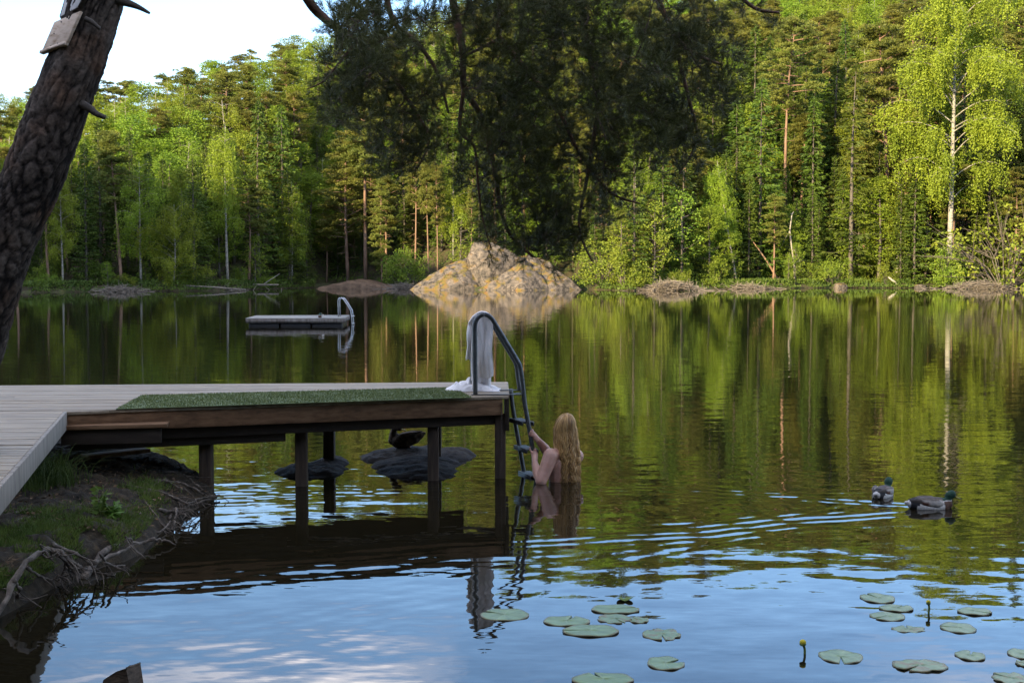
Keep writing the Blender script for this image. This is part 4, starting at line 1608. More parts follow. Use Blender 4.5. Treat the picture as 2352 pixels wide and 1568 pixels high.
# ================================================================== towel and clothes
M_CLOTH = noise_mat("white_cotton", [(.3, (.74, .71, .71)), (.7, (.84, .81, .81))], scale=120, rough=.95, bump=.25, bump_scale=260, bdist=.002, spec=.1)


def sheet(mb, fn, nu, nv, thick=.004):
    P = np.array([[fn(u, v) for u in np.linspace(0, 1, nu)] for v in np.linspace(0, 1, nv)])
    k_ = (np.arange(nv - 1)[:, None] * nu + np.arange(nu - 1)[None]).ravel()
    f = np.stack([k_, k_ + 1, k_ + nu + 1, k_ + nu], -1)
    mb.add(P.reshape(-1, 3), f)


tw = MB()
arcx = np.array([1075, 1084, 1092, 1100, 1108, 1116, 1124, 1131])
arcy = np.array([744, 729, 722, 717.5, 716, 717.5, 722, 732])


def panel(x0, x1, y0off, hem, Yo, seed, amp=.022, slant=0, tilt=0):
    def fn(u, v):
        a = x0 + (x1 - x0) * u
        ytop = np.interp(a, arcx, arcy) + y0off
        hb = hem + tilt * (u - .5) + 3.0 * math.sin(u * 9 + seed)
        b = ytop + (hb - ytop) * v
        spread = 1 + .05 * v
        a2 = (x0 + x1) / 2 + (a - (x0 + x1) / 2) * spread + slant * v
        fold = math.sin(u * 9.5 + seed + 1.9 * v * math.sin(seed)) * .75 + .35 * math.sin(u * 21 + seed * 2 - 3.2 * v) + .25 * math.sin(v * 11 + u * 6)
        Y = YBk + Yo + amp * fold * min(1, v * 3 + .15) + .02 * math.sin(v * 5 + seed)
        return at_y(a2 + 1.2 * math.sin(v * 9 + u * 5 + seed), b, Y)
    return fn


sheet(tw, panel(1084, 1131, 0, 868, -.055, 1.3, tilt=-6), 60, 50)
sheet(tw, panel(1086, 1127, 2, 889, .04, 4.1, tilt=6), 50, 50)
sheet(tw, panel(1075, 1093, 0, 829, -.02, 2.2, amp=.014, slant=-3, tilt=8), 26, 44)
sheet(tw, panel(1084, 1097, 0, 897, -.08, 5.2, amp=.012, tilt=4), 20, 50)


def cap_fn(u, v):
    a = 1075 + 56 * u
    Y = YBk - .06 + .12 * v
    return at_y(a, np.interp(a, arcx, arcy) - 2.2 * math.sin(math.pi * v), Y)


sheet(tw, cap_fn, 30, 8)
o = tw.build("towel", M_CLOTH)
md = o.modifiers.new("thickness", 'SOLIDIFY')
md.thickness = .006
tag(o, "white towel hanging in folds over the ladder handrail", "towel")

cl = MB()
rc = np.random.default_rng(12)
c0, c1 = dk(1020, 899), dk(1150, 893)


def pile(u, v):
    x = c0[0] + (c1[0] - c0[0]) * u
    y = c0[1] - .02 + .30 * v
    e = (1 - abs(2 * v - 1) ** 3.0) * (1 - abs(2 * u - 1) ** 5)
    n1 = abs(mnoise.noise(Vector((x * 9, y * 9, 1.3)))) + .35 * abs(mnoise.noise(Vector((x * 19, y * 17, 7.7))))
    prof = .030 + .05 * math.exp(-((u - .42) / .34) ** 2)
    z = DZ + .004 + max(0, e) * (prof * .75 + prof * 1.25 * n1) 
    w_ = .018 * mnoise.noise(Vector((x * 11, y * 11, 4)))
    return np.array((x + w_, y + w_ + .02 * math.sin(u * 13), z))


sheet(cl, pile, 130, 70)
o = cl.build("bathrobe", M_CLOTH)
tag(o, "crumpled white clothes lying on the pier deck below the towel", "clothes")

# ================================================================== flat rocks under the pier
M_WETROCK = rock_mat("wet_dark_rock", [(.3, (.010, .0085, .007)), (.55, (.030, .025, .021)), (.75, (.070, .060, .050))], scale=4, bump=.8, bdist=.03)


def flat_rock(parts, label, seed):
    mb = MB()
    for (px, py, dy, r) in parts:
        p = at_z(px, py)
        mb.ellipsoid((p[0], p[1] + dy, r[3]), r[:3], nu=24, nv=14)
    me = remeshed(mb, .022, 6)
    co = coords(me)
    d = np.array([fbm((p[0] * 1, p[1] * 1, p[2] * 2 + seed), 3.2, 5) * .020 + .007 * math.sin(p[1] * 26 + 5 * fbm((p[0], p[1], seed), 2, 2)) for p in co])
    co[:, 2] += d
    set_coords(me, co)
    me.materials.append(M_WETROCK)
    o = link("rock", me)
    return tag(o, label, "rock", "flat rocks under the pier")


flat_rock([(697, 1100, .46, (.42, .54, .17, -.10)), (735, 1088, .62, (.24, .45, .16, -.095))], "smaller dark flat rock in the water under the pier, left of the duck", 1)
flat_rock([(925, 1082, .95, (.64, .64, .20, -.108)), (950, 1103, .55, (.48, .58, .17, -.103)), (945, 1090, .62, (.54, .57, .18, -.10)), (1030, 1082, 1.0, (.30, .5, .18, -.105)), (995, 1106, .36, (.25, .34, .14, -.09))], "larger dark flat rock under the pier with a duck standing on it", 5)

# ================================================================== ducks
M_FEATHER = attr_mat("feathers", rough=.75, nscale=55, namp=.22)
M_BILL = noise_mat("olive_bill", [(.3, (.16, .14, .02)), (.7, (.24, .21, .04))], scale=30, rough=.5)
M_LEGS = noise_mat("orange_legs", [(.3, (.22, .08, .02)), (.7, (.32, .12, .03))], scale=30, rough=.6)


def mallard_cols(co):
    x, y, z = co[:, 0], np.abs(co[:, 1]), co[:, 2]
    c = np.tile(np.array((.55, .53, .50)), (len(co), 1))
    back = z > .085 - .02 * np.clip(x / .1, -1, 1)
    c[back] = (.15, .125, .105)
    c[(z > .098) & (y < .035)] = (.07, .055, .048)
    c[(z > .075) & (z < .10) & (x > -.12) & (x < .06) & (y > .045)] = (.21, .17, .145)
    c[(x < -.12)] = (.012, .012, .014)
    c[(x < -.105) & (x > -.14) & (z < .06)] = (.48, .46, .44)
    c[(x < -.185)] = (.50, .48, .46)
    br = (x > .085) & (z < .10)
    c[br] = (.075, .036, .022)
    nk = (x > .075) & (z > .092)
    c[nk] = (.40, .38, .36)
    hd = (x > .075) & (z > .099)
    c[hd] = (.010, .042, .026)
    return c


def hen_cols(co):
    n = np.array([fbm((p[0], p[1], p[2]), 38, 3) for p in co])
    f = np.clip(.5 + n * 1.4, 0, 1)[:, None]
    return np.array((.030, .021, .015)) * (1 - f) + np.array((.105, .075, .050)) * f


def duck(name, label, loc, heading, scale=1.0, swim=True, hen=False, head=None, group="mallard ducks on the lake"):
    root = thing(name, label, "duck", tuple(loc), group)
    root.rotation_euler = (0, 0, heading)
    root.scale = (scale,) * 3
    mb = MB()
    ch = [((-.215, 0, .078), .014), ((-.165, 0, .066), .040), ((-.10, 0, .052), .066), ((-.01, 0, .045), .080), ((.075, 0, .048), .070), ((.125, 0, .062), .046)]
    hd = head or [((.130, 0, .082), .036), ((.136, 0, .108), .028), ((.146, 0, .132), .035), ((.162, 0, .140), .036)]
    for (a, ra), (b_, rb_) in zip(ch[:-1], ch[1:]):
        mb.capsule(a, ra, b_, rb_, 14)
    seq = [ch[-1]] + hd
    for (a, ra), (b_, rb_) in zip(seq[:-1], seq[1:]):
        mb.capsule(a, ra, b_, rb_, 14)
    me = remeshed(mb, .006, 5)
    co = coords(me)
    paint(me, hen_cols(co) if hen else mallard_cols(co))
    me.materials.append(M_FEATHER)
    link("body", me, root)
    hx, hy, hz = hd[-1][0]
    dirv = np.array(hd[-1][0]) - np.array(hd[-2][0])
    dirv[2] = -abs(dirv[2]) * .4 - .004
    dirv /= np.linalg.norm(dirv)
    mb = MB()
    b0 = np.array(hd[-1][0]) + dirv * .028 - (0, 0, .006)
    mb.tube([b0, b0 + dirv * .02, b0 + dirv * .046, b0 + dirv * .064], [.015, .012, .014, .005], 10, flat=.5)
    o = link("bill", mb.data("bill", M_BILL), root)
    for s in (-1, 1):
        mb = MB()
        side = np.cross(dirv, (0, 0, 1.0))
        side /= np.linalg.norm(side)
        mb.ellipsoid(np.array(hd[-1][0]) + side * s * .030 + dirv * .012 + (0, 0, .008), (.005,) * 3, nu=8, nv=6)
        link("eye", mb.data("eye", M_BLACK), root)
    for s in (-1, 1):                                   # folded wings
        mb = MB()
        pts = [(.075, s * .060, .078), (.02, s * .074, .082), (-.06, s * .066, .090), (-.13, s * .042, .092), (-.19, s * .014, .098)]
        mb.tube(smooth_path(np.array(pts), 3), np.interp(np.linspace(0, 1, 13), [0, .25, .6, 1], [.012, .036, .030, .006]), 10, flat=.42, ref=(0, 1, 0))
        wm = mb.data("wing", M_FEATHER)
        cw = coords(wm)
        if hen:
            cc = hen_cols(cw) * .8
        else:
            cc = np.tile(np.array((.42, .39, .36)), (len(cw), 1))
            cc[cw[:, 2] > .103] = (.11, .09, .075)
            cc[cw[:, 0] < -.11] = (.06, .05, .045)
            cc[(cw[:, 0] > -.09) & (cw[:, 0] < -.05) & (cw[:, 2] < .085)] = (.12, .05, .03)
        paint(wm, cc)
        link("wing", wm, root)
    return root


p = DUCKS[0][0]
duck("mallard_duck", "drake with yellow bill swimming right in profile, nearer of the two swimming ducks", (p[0], p[1], -.032), 0.06, 1.03)
p = DUCKS[1][0]
duck("mallard_duck", "drake swimming away to the right, farther of the two swimming ducks", (p[0], p[1], -.032), 0.98, 1.0)
yd = at_z(960, 1085)[1] + 1.0
pd = at_y(932, 1028, yd)
pd[2] = .083
hen = duck("mallard_duck", "brown duck preening on one leg on the dark rock under the pier", (pd[0], yd, pd[2] + .050), math.pi - .12, 1.05, hen=True,
           head=[((.105, .0, .125), .040), ((.085, .01, .170), .030), ((.045, .03, .192), .033), ((.02, .045, .178), .032)])
hen.rotation_euler = (0, .2, math.pi - .12)
mb = MB()
mb.tube([(-.03, .01, .0), (-.035, .01, -.06)], [.016, .008], 8)
mb.tube([(-.035, .01, -.06), (0, .012, -.068), (.03, .014, -.07)], [.008, .009, .004], 6, flat=.5)
mb.tube([(-.035, .01, -.06), (0, -.012, -.068), (.02, -.02, -.07)], [.008, .007, .003], 6, flat=.5)
link("leg", mb.data("leg", M_LEGS), hen)
pq = at_z(737.5, 729.5, zt)
duck("mallard_duck", "small duck resting on the floating platform's deck", (pq[0], pq[1], zt - .005), -math.pi / 2 - .3, 1.0,
     head=[((.095, .0, .120), .038), ((.075, .015, .140), .034), ((.05, .03, .140), .032)])

# ================================================================== bathing woman
M_SKIN, nt_, b_ = new_mat("skin")
tcs = N(nt_, "ShaderNodeTexCoord")
ns = N(nt_, "ShaderNodeTexNoise")
ns.inputs["Scale"].default_value = 14
ns.inputs["Detail"].default_value = 5
nt_.links.new(tcs.outputs["Object"], ns.inputs["Vector"])
rs = ramp(nt_, ns.outputs["Fac"], [(.35, (.46, .25, .19)), (.65, (.56, .33, .26))])
nt_.links.new(rs.outputs[0], b_.inputs["Base Color"])
b_.inputs["Roughness"].default_value = .45
b_.inputs["Subsurface Weight"].default_value = .12
b_.inputs["Subsurface Radius"].default_value = (.02, .008, .004)
M_HAIR, nt_, b_ = new_mat("blond_hair")
tcs = N(nt_, "ShaderNodeTexCoord")
mps = N(nt_, "ShaderNodeMapping")
mps.inputs["Scale"].default_value = (60, 60, 7)
ns = N(nt_, "ShaderNodeTexNoise")
ns.inputs["Scale"].default_value = 1
ns.inputs["Detail"].default_value = 5
gs = N(nt_, "ShaderNodeNewGeometry")
nt_.links.new(tcs.outputs["Object"], mps.inputs[0])
nt_.links.new(mps.outputs[0], ns.inputs["Vector"])
mxs = N(nt_, "ShaderNodeMath", operation='ADD')
nt_.links.new(gs.outputs["Random Per Island"], mxs.inputs[0])
nt_.links.new(ns.outputs["Fac"], mxs.inputs[1])
hv = N(nt_, "ShaderNodeMath", operation='MULTIPLY')
hv.inputs[1].default_value = .5
nt_.links.new(mxs.outputs[0], hv.inputs[0])
rs = ramp(nt_, hv.outputs[0], [(.2, (.13, .065, .028)), (.42, (.42, .235, .08)), (.6, (.66, .41, .155)), (.8, (.70, .50, .27))])
nt_.links.new(rs.outputs[0], b_.inputs["Base Color"])
b_.inputs["Roughness"].default_value = .42
b_.inputs["Specular IOR Level"].default_value = .5

PY = float(PERSON[1])
W = lambda a, b, dy: at_y(a, b, PY + dy)
per = thing("person", "woman with long wavy blond hair standing in the lake holding the ladder", "person", (float(PERSON[0]), PY, 0))
mb = MB()
nk0, nk1 = W(1297, 1030, .02), W(1298, 1002, .03)
mb.capsule(nk0, .060, nk1, .052)
mb.ellipsoid(W(1298, 984, .03), (.078, .092, .115))          # skull
mb.ellipsoid(W(1295, 994, .09), (.058, .06, .075))           # face and jaw
mb.ellipsoid(W(1294, 989, .155), (.012, .016, .02))          # nose
mb.ellipsoid(W(1294, 1000, .142), (.022, .012, .010))        # mouth
for dx in (-20, 16):
    mb.ellipsoid(W(1297 + dx, 988, .03), (.010, .020, .030))  # ears
shL, shR = W(1265, 1046, -.10), W(1325, 1047, .16)
mb.capsule(shL, .060, W(1297, 1040, .03), .070)
mb.capsule(W(1297, 1040, .03), .070, shR, .060)
mb.capsule(W(1284, 1066, -.02), .105, W(1288, 1125, .0), .110)
mb.capsule(W(1308, 1066, .07), .105, W(1306, 1125, .09), .110)
mb.capsule(W(1292, 1120, .03), .12, W(1296, 1190, .05), .14)
mb.capsule(W(1297, 1036, .03), .062, W(1294, 1075, .02), .10)
elL, wrL = W(1243, 1104, -.17), W(1228, 1063, -.02)
mb.capsule(shL, .072, elL, .055)
mb.capsule(elL, .052, W(1235, 1086, -.10), .050)
mb.capsule(W(1235, 1086, -.10), .050, wrL, .031)
hL = at_height(Ap[11:], float(W(1227, 1043, 0)[2]))
pL = hL + np.array((.014, -.030, -.010))
mb.capsule(wrL, .029, pL, .033)
elR, wrR = W(1264, 1050, .22), W(1236, 1011, .10)
mb.capsule(shR, .066, elR, .052)
mb.capsule(elR, .050, W(1252, 1030, .16), .046)
mb.capsule(W(1252, 1030, .16), .046, wrR, .030)
hR = at_height(Ap[11:], float(W(1220, 999, 0)[2]))
pR = hR + np.array((.020, .012, -.004))
mb.capsule(wrR, .028, pR, .031)


def fingers(mb, palm, rail, up, nfin=4, side=1, sc=1.0):
    """four unequal bent fingers closing round the tube, and a thumb from the side of the palm"""
    up = np.asarray(up, float) / np.linalg.norm(up)
    out = palm - rail
    out -= up * (out @ up)
    out /= np.linalg.norm(out)
    tang = np.cross(up, out) * side
    for q in range(nfin):
        h = up * (-.026 + q * .019)
        ln = (.80, 1.0, .95, .78)[q]
        r0 = .030
        pts = []
        for a in np.linspace(.2, 2.5 * ln, 5):
            pts.append(rail + h * (1 - .12 * a) + out * r0 * math.cos(a) + tang * r0 * math.sin(a))
        root = palm + h * .8 + tang * .012
        pts = [root] + pts
        for a, b_, ra, rb_ in zip(pts[:-1], pts[1:], np.linspace(.0105, .008, 5), np.linspace(.010, .0072, 5)):
            mb.capsule(a, ra * sc, b_, rb_ * sc, 8)
    t0 = palm - tang * .012 - up * .010
    th = [t0, palm - tang * .026 + up * .014, rail - tang * .030 + up * .036 + out * .008, rail - tang * .022 + up * .055]
    for a, b_, ra, rb_ in zip(th[:-1], th[1:], (.014, .0115, .0095), (.0115, .010, .0075)):
        mb.capsule(a, ra * sc, b_, rb_ * sc, 8)


railup = Ap[15] - Ap[16]
fingers(mb, pL, hL, railup, side=1)
fingers(mb, pR, hR, railup, side=-1)
me = remeshed(mb, .0055, 4)
set_coords(me, coords(me) - np.array(per.location))
me.materials.append(M_SKIN)
link("body", me, per)
# hair: wavy locks over a cap
hb = MB()
rh = np.random.default_rng(4)
hc = W(1298, 982, .02)
zw = -.03
face = math.atan2(.93, -.36)
ax = .112
part = np.array((.022, -.035))
for q in range(86):
    ph0 = rh.uniform(-math.pi, math.pi)
    da0 = (ph0 - face + math.pi) % (2 * math.pi) - math.pi
    if abs(da0) < .8:
        continue
    c_amp, c_ph, c_lam = rh.uniform(.007, .017), rh.uniform(0, 6.28), rh.uniform(.085, .14)
    c_lay, c_end = rh.uniform(0, 1), (zw if rh.uniform() < .6 else rh.uniform(.0, .20))
    for w_ in range(9):
        ph = ph0 + rh.normal() * .075
        da = (ph - face + math.pi) % (2 * math.pi) - math.pi
        k_ = .90 + .13 * np.clip(c_lay + rh.normal() * .12, 0, 1.1)
        e = np.array((math.cos(ph), math.sin(ph)))
        pts = []
        for a in np.linspace(.06, 1.45, 7):
            pts.append((hc[0] + part[0] * (1 - a / 1.5) + e[0] * ax * .92 * k_ * math.sin(a), hc[1] + part[1] * (1 - a / 1.5) * .6 + e[1] * (ax + .008) * k_ * math.sin(a), hc[2] + .135 * k_ * math.cos(a)))
        zend = c_end + rh.uniform(0, .03)
        z0 = pts[-1][2]
        nseg = 22
        fz = rh.normal() * .006
        back = abs(da) > 1.5
        for t in np.linspace(0, 1, nseg + 1)[1:]:
            z = z0 + (zend - z0) * t
            kk = k_ * (1.0 + .16 * math.sin(t * 1.7) + (.10 * t if back else 0)) + fz * t * 6
            ex, ey = e[0] * ax * .98 * kk, e[1] * (ax + .005) * kk
            if ey > 0:
                ey *= 1 - .55 * t
            if ex < 0:
                ex *= 1 - .18 * t
            ex += .012 * t
            ar = c_amp * (.2 + t)
            wv = ar * math.sin(c_ph + (z0 - z) * 6.283 / c_lam) + .003 * math.sin(w_ * 2.1 + (z0 - z) * 6.283 / .06)
            wv2 = ar * math.cos(c_ph * 1.7 + (z0 - z) * 6.283 / (c_lam * 1.15))
            pts.append((hc[0] + ex - e[1] * wv, hc[1] + ey + e[0] * wv + wv2 * .6, z))
        n_ = len(pts)
        rr = rh.uniform(.0035, .0075) * np.interp(np.linspace(0, 1, n_), [0, .12, .7, 1], [.5, 1, .9, .35])
        hb.tube(np.array(pts), rr, 5, flat=.6)
hb.ellipsoid((hc[0], hc[1] - .004, hc[2] + .005), (ax * .86, ax * .90, .122), nu=20, nv=14)
hair = hb.build("hair", M_HAIR, per)

# ================================================================== water lilies
M_PAD, nt_, b_ = new_mat("lily_pad")
at_ = N(nt_, "ShaderNodeAttribute", attribute_name="colour")
nt_.links.new(at_.outputs["Color"], b_.inputs["Base Color"])
b_.inputs["Roughness"].default_value = .38
b_.inputs["Specular IOR Level"].default_value = .4
M_STEM = noise_mat("green_stem", [(.3, (.06, .10, .02)), (.7, (.12, .17, .04))], scale=20)
M_YELLOW = noise_mat("yellow_bud", [(.3, (.35, .30, .02)), (.7, (.55, .45, .04))], scale=20)
PADS = [
    (222, 253, 102, 25, 2.6, 0, "lily pad nearest to the reflection of the pier's end"),
    (475, 280, 97, 20, 1.2, 0, "long lily pad, leftmost of the overlapping cluster of pads"),
    (675, 232, 100, 18, .4, 0, "lily pad at the back of the overlapping cluster"),
    (672, 270, 72, 20, 5.2, 1, "brownish insect eaten lily pad in the middle of the cluster"),
    (772, 276, 42, 12, 2.2, 1, "small ragged lily pad at the right end of the cluster"),
    (575, 320, 118, 24, 3.2, 0, "large lily pad at the front of the overlapping cluster"),
    (866, 333, 80, 25, 4.7, 1, "round lily pad with pale torn spot right of the cluster"),
    (882, 453, 77, 27, .35, 0, "lily pad with a wide open notch on its right side"),
    (625, 520, 130, 26, 1.9, 0, "big lily pad cut by the bottom edge of the picture"),
    (1600, 425, 90, 28, 4.5, 0, "heart shaped lily pad right of the tall yellow bud"),
    (1752, 186, 70, 20, 2.0, 0, "farthest lily pad of the loose patch left of the small bud"),
    (1829, 228, 70, 14, .9, 0, "narrow lily pad left of the small bud"),
    (1793, 260, 72, 18, 3.6, 0, "lily pad overlapping the narrow one left of the small bud"),
    (1880, 312, 70, 15, 1.6, 1, "half sunken lily pad below the small bud"),
    (2150, 241, 70, 15, 5.5, 0, "lily pad right of the small bud"),
    (2082, 307, 72, 22, 2.9, 0, "rounded lily pad below right of the small bud"),
    (2132, 422, 60, 20, 1.1, 0, "small lily pad with a notch at its back near the right edge"),
    (1925, 463, 115, 26, 4.0, 1, "large lily pad with a pale spot left of the small notched one"),
    (2346, 415, 58, 22, .1, 0, "lily pad cut by the right edge of the picture"),
    (2300, 515, 80, 25, 2.4, 1, "lily pad with ragged rim in the bottom right corner"),
    (2350, 455, 32, 12, 3.0, 1, "tiny lily pad between the two pads at the right edge"),
    (1000, 190, 70, 7, 3.0, 0, "thin submerged lily pad at the back beside the curled leaf"),
]
rp = np.random.default_rng(6)
for q, (zx, zy, hw, hh, na, worn, lab) in enumerate(PADS):
    if q == 21:
        continue
    px, py = 1034.8 + .56 * zx, 1270 + .56 * zy
    c = at_z(px, py)
    a = hw * .56 / FOC * c[1]
    f_, n_ = at_z(px, py - hh * .56), at_z(px, py + hh * .56)
    b2 = (f_[1] - n_[1]) / 2
    nt2, nr2 = 56, 9
    V = [(0, 0, 0)]
    cols = [(.15, .2, .1)]
    ph = rp.uniform(0, 6)
    for i_ in range(1, nr2 + 1):
        r_ = i_ / nr2
        for j_ in range(nt2):
            t = na + .10 + (2 * math.pi - .20) * j_ / (nt2 - 1)
            if q == 7:
                t = na + .30 + (2 * math.pi - .60) * j_ / (nt2 - 1)
            ed = 1 + .02 * math.sin(t * 3 + ph) + .012 * math.sin(t * 7 + ph * 2)
            if worn:
                ed -= .16 * max(0, mnoise.noise(Vector((math.cos(t) * 2.2, math.sin(t) * 2.2, q * 3.1))) - .02) * (r_ ** 4) * 3
            V.append((a * r_ * ed * math.cos(t), b2 * r_ * ed * math.sin(t), .003 * math.sin(t * 5 + ph) * r_ ** 3 + .002 * abs(math.sin(t * 9)) * (1 - r_)))
            vein = abs(math.sin((t - na) * 9)) < .13
            k_ = fbm((math.cos(t) * r_, math.sin(t) * r_, q), 2.5, 3)
            col = np.array((.14, .205, .10)) * (1 + .25 * k_)
            if vein:
                col = col * 1.18
            if r_ > .97:
                col = np.array((.14, .13, .07))
            if worn and k_ > .22:
                col = np.array((.15, .13, .06))
            cols.append(col)
    Q = [(1 + (i_ - 1) * nt2 + j_, 1 + i_ * nt2 + j_, 1 + i_ * nt2 + j_ + 1, 1 + (i_ - 1) * nt2 + j_ + 1) for i_ in range(1, nr2) for j_ in range(nt2 - 1)]
    T = [(0, 1 + j_, 2 + j_) for j_ in range(nt2 - 1)]
    V = np.array(V)
    if q == 13:
        V[:, 2] -= .004
    me = mesh_data("lily_pad", V, [np.array(Q), np.array(T)], M_PAD)
    paint(me, np.array(cols))
    o = link("lily_pad", me)
    o.location = (c[0], c[1], .0045 + .0015 * (q % 3))
    md = o.modifiers.new("thickness", 'SOLIDIFY')
    md.thickness = .007
    tag(o, lab, "lily pad", "lily pads in the foreground")
for (zx, zy, zx2, zy2, r_, lab) in ((1445, 369, 1453, 411, .017, "nearer yellow lily bud on a stiff stem left of the heart shaped pad"), (1960, 203, 1961, 246, .013, "small farther lily bud among the pads on the right")):
    b0 = at_z(1034.8 + .56 * zx2, 1270 + .56 * zy2)
    t0 = at_y(1034.8 + .56 * zx, 1270 + .56 * zy, b0[1])
    root = thing("lily_bud", lab, "flower bud", tuple(b0), "yellow lily buds")
    m_ = MB()
    m_.tube(smooth_path(np.array([b0 - (0, 0, .1), b0, (b0 + t0) / 2 + (.004, 0, 0), t0]), 3), .0065, 8)
    m_.build("stem", M_STEM, root)
    m_ = MB()
    m_.ellipsoid(t0 + (0, 0, .006), (r_, r_, r_ * .85), nu=14, nv=10)
    m_.build("bud", M_YELLOW, root)
    m_ = MB()
    m_.ellipsoid(t0 - (0, 0, .004), (r_ * 1.05, r_ * 1.05, r_ * .6), nu=14, nv=8)
    m_.build("sepal", M_STEM, root)
cpos = at_z(1435, 1378)
m_ = MB()
sheet(m_, lambda u, v: cpos + np.array(((u - .5) * .10 * (1 - abs(2 * v - 1) ** 2 * .6), (v - .5) * .09, .006 + .02 * abs(u - .45) + .006 * math.sin(v * 5))), 16, 8)
o = m_.build("curled_leaf", M_STEM)
o.modifiers.new("thickness", 'SOLIDIFY').thickness = .002
tag(o, "small curled lily leaf sticking up behind the cluster of pads", "leaf")
# ================================================================== the bank under the walkway
SHP = [(-300, 1500), (-60, 1440), (0, 1418), (100, 1362), (205, 1308), (285, 1290), (330, 1268), (365, 1228), (402, 1202), (440, 1175), (500, 1141), (478, 1110), (440, 1086), (380, 1066), (320, 1058), (200, 1050), (-300, 1040)]
shp = np.array([at_z(a, b)[:2] for a, b in SHP])
poly = np.vstack([shp, [[-14, shp[-1][1]], [-14, shp[0][1] - 3], [-3.2, 3.0]]])


def sdist(x, y, poly):
    d = np.full(x.shape, 1e9)
    inside = np.zeros(x.shape, bool)
    n = len(poly)
    for q in range(n):
        a, b_ = poly[q], poly[(q + 1) % n]
        e = b_ - a
        t = np.clip(((x - a[0]) * e[0] + (y - a[1]) * e[1]) / (e @ e), 0, 1)
        d = np.minimum(d, np.hypot(x - a[0] - t * e[0], y - a[1] - t * e[1]))
        c = ((a[1] > y) != (b_[1] > y)) & (x < (b_[0] - a[0]) * (y - a[1]) / (b_[1] - a[1] + 1e-12) + a[0])
        inside ^= c
    return np.where(inside, d, -d)


def bank_np(x, y):
    d = sdist(x, y, poly)
    hi = .14 + .06 * np.clip((-x - 2.2) / 1.2, 0, 1) + .03 * np.sin(x * 2.1 + y)
    h = np.where(d > 0, hi * (1 - np.exp(-d / .10)) + .03 * np.clip(d, 0, 2), d * .9)
    return h


xs = np.concatenate([np.linspace(-14, -5.6, 40), np.linspace(-5.55, -1.6, 230)])
ys = np.linspace(2.2, 14, 420)
X, Y = np.meshgrid(xs, ys)
Z = bank_np(X, Y)
jit = np.array([[fbm((x, y, 0), 2.4, 5) for x, y in zip(rx, ry)] for rx, ry in zip(X, Y)])
jit2 = np.array([[fbm((x, y, 5), 11, 3) for x, y in zip(rx, ry)] for rx, ry in zip(X, Y)])
Z = np.maximum(Z + (jit * .05 + jit2 * .022) * (Z > .02), -1)
nx = len(xs)
i, j = np.meshgrid(np.arange(len(ys) - 1), np.arange(nx - 1), indexing='ij')
k = (i * nx + j).ravel()
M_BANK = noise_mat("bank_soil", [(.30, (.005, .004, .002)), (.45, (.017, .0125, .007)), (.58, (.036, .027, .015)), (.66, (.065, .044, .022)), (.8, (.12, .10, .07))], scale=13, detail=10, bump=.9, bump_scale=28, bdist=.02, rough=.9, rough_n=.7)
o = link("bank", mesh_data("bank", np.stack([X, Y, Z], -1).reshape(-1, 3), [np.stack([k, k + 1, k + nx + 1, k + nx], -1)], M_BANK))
tag(o, "dark soil bank under the walkway", None, None, "structure")


def bank_at(px, py, z0=.2):
    """point on the bank seen at a pixel"""
    z = z0
    for _ in range(5):
        p = at_z(px, py, z)
        z = float(bank_np(np.array([p[0]]), np.array([p[1]]))[0])
        z = max(z, 0)
    return np.array((p[0], p[1], z))


# grass on the bank
rg = np.random.default_rng(17)
gb = MB()
GREEN = [(250, 1240, 150, 42, 11000), (110, 1265, 150, 46, 10000), (330, 1130, 60, 30, 3000), (60, 1225, 100, 30, 4000), (20, 1310, 70, 50, 4000), (350, 1200, 80, 28, 3000), (230, 1190, 90, 26, 3500), (120, 1180, 90, 20, 1500)]
for (cx, cy, sx, sy, n) in GREEN:
    a = cx + rg.normal(size=n) * sx * .5
    b_ = cy + rg.normal(size=n) * sy * .5
    z = np.full(n, .2)
    d = np.stack([(a - 1176) / FOC, _cp + (784 - b_) / FOC * _sp, -_sp + (784 - b_) / FOC * _cp], -1)
    for _ in range(5):
        t = (z - CAM_H) / d[:, 2]
        x, y = d[:, 0] * t, d[:, 1] * t
        z = np.maximum(bank_np(x, y), -.2)
    ok = (z > .08) & (sdist(x, y, poly) > .05)
    ok &= (np.sin(x * 9 + 2 * np.sin(y * 4)) * np.sin(y * 7 + x * 3) > -.45)
    P = np.stack([x, y, z - .01], -1)[ok]
    dd = rg.normal(size=(len(P), 3)) * (.6, .6, .2) + (0, 0, .75)
    gb.leaves(P, dd, rg.uniform(.03, .085, len(P)), rg.uniform(.004, .009, len(P)), rg, tip=.3)
M_GRASS = leaf_mat("bank_grass", (.055, .088, .014), (.115, .150, .026), trans=.25, scale=5, vary=.35)
o = gb.build("grass", M_GRASS, smooth=False)
tag(o, "short green grass and moss growing on the dark bank", "grass", None, "stuff")

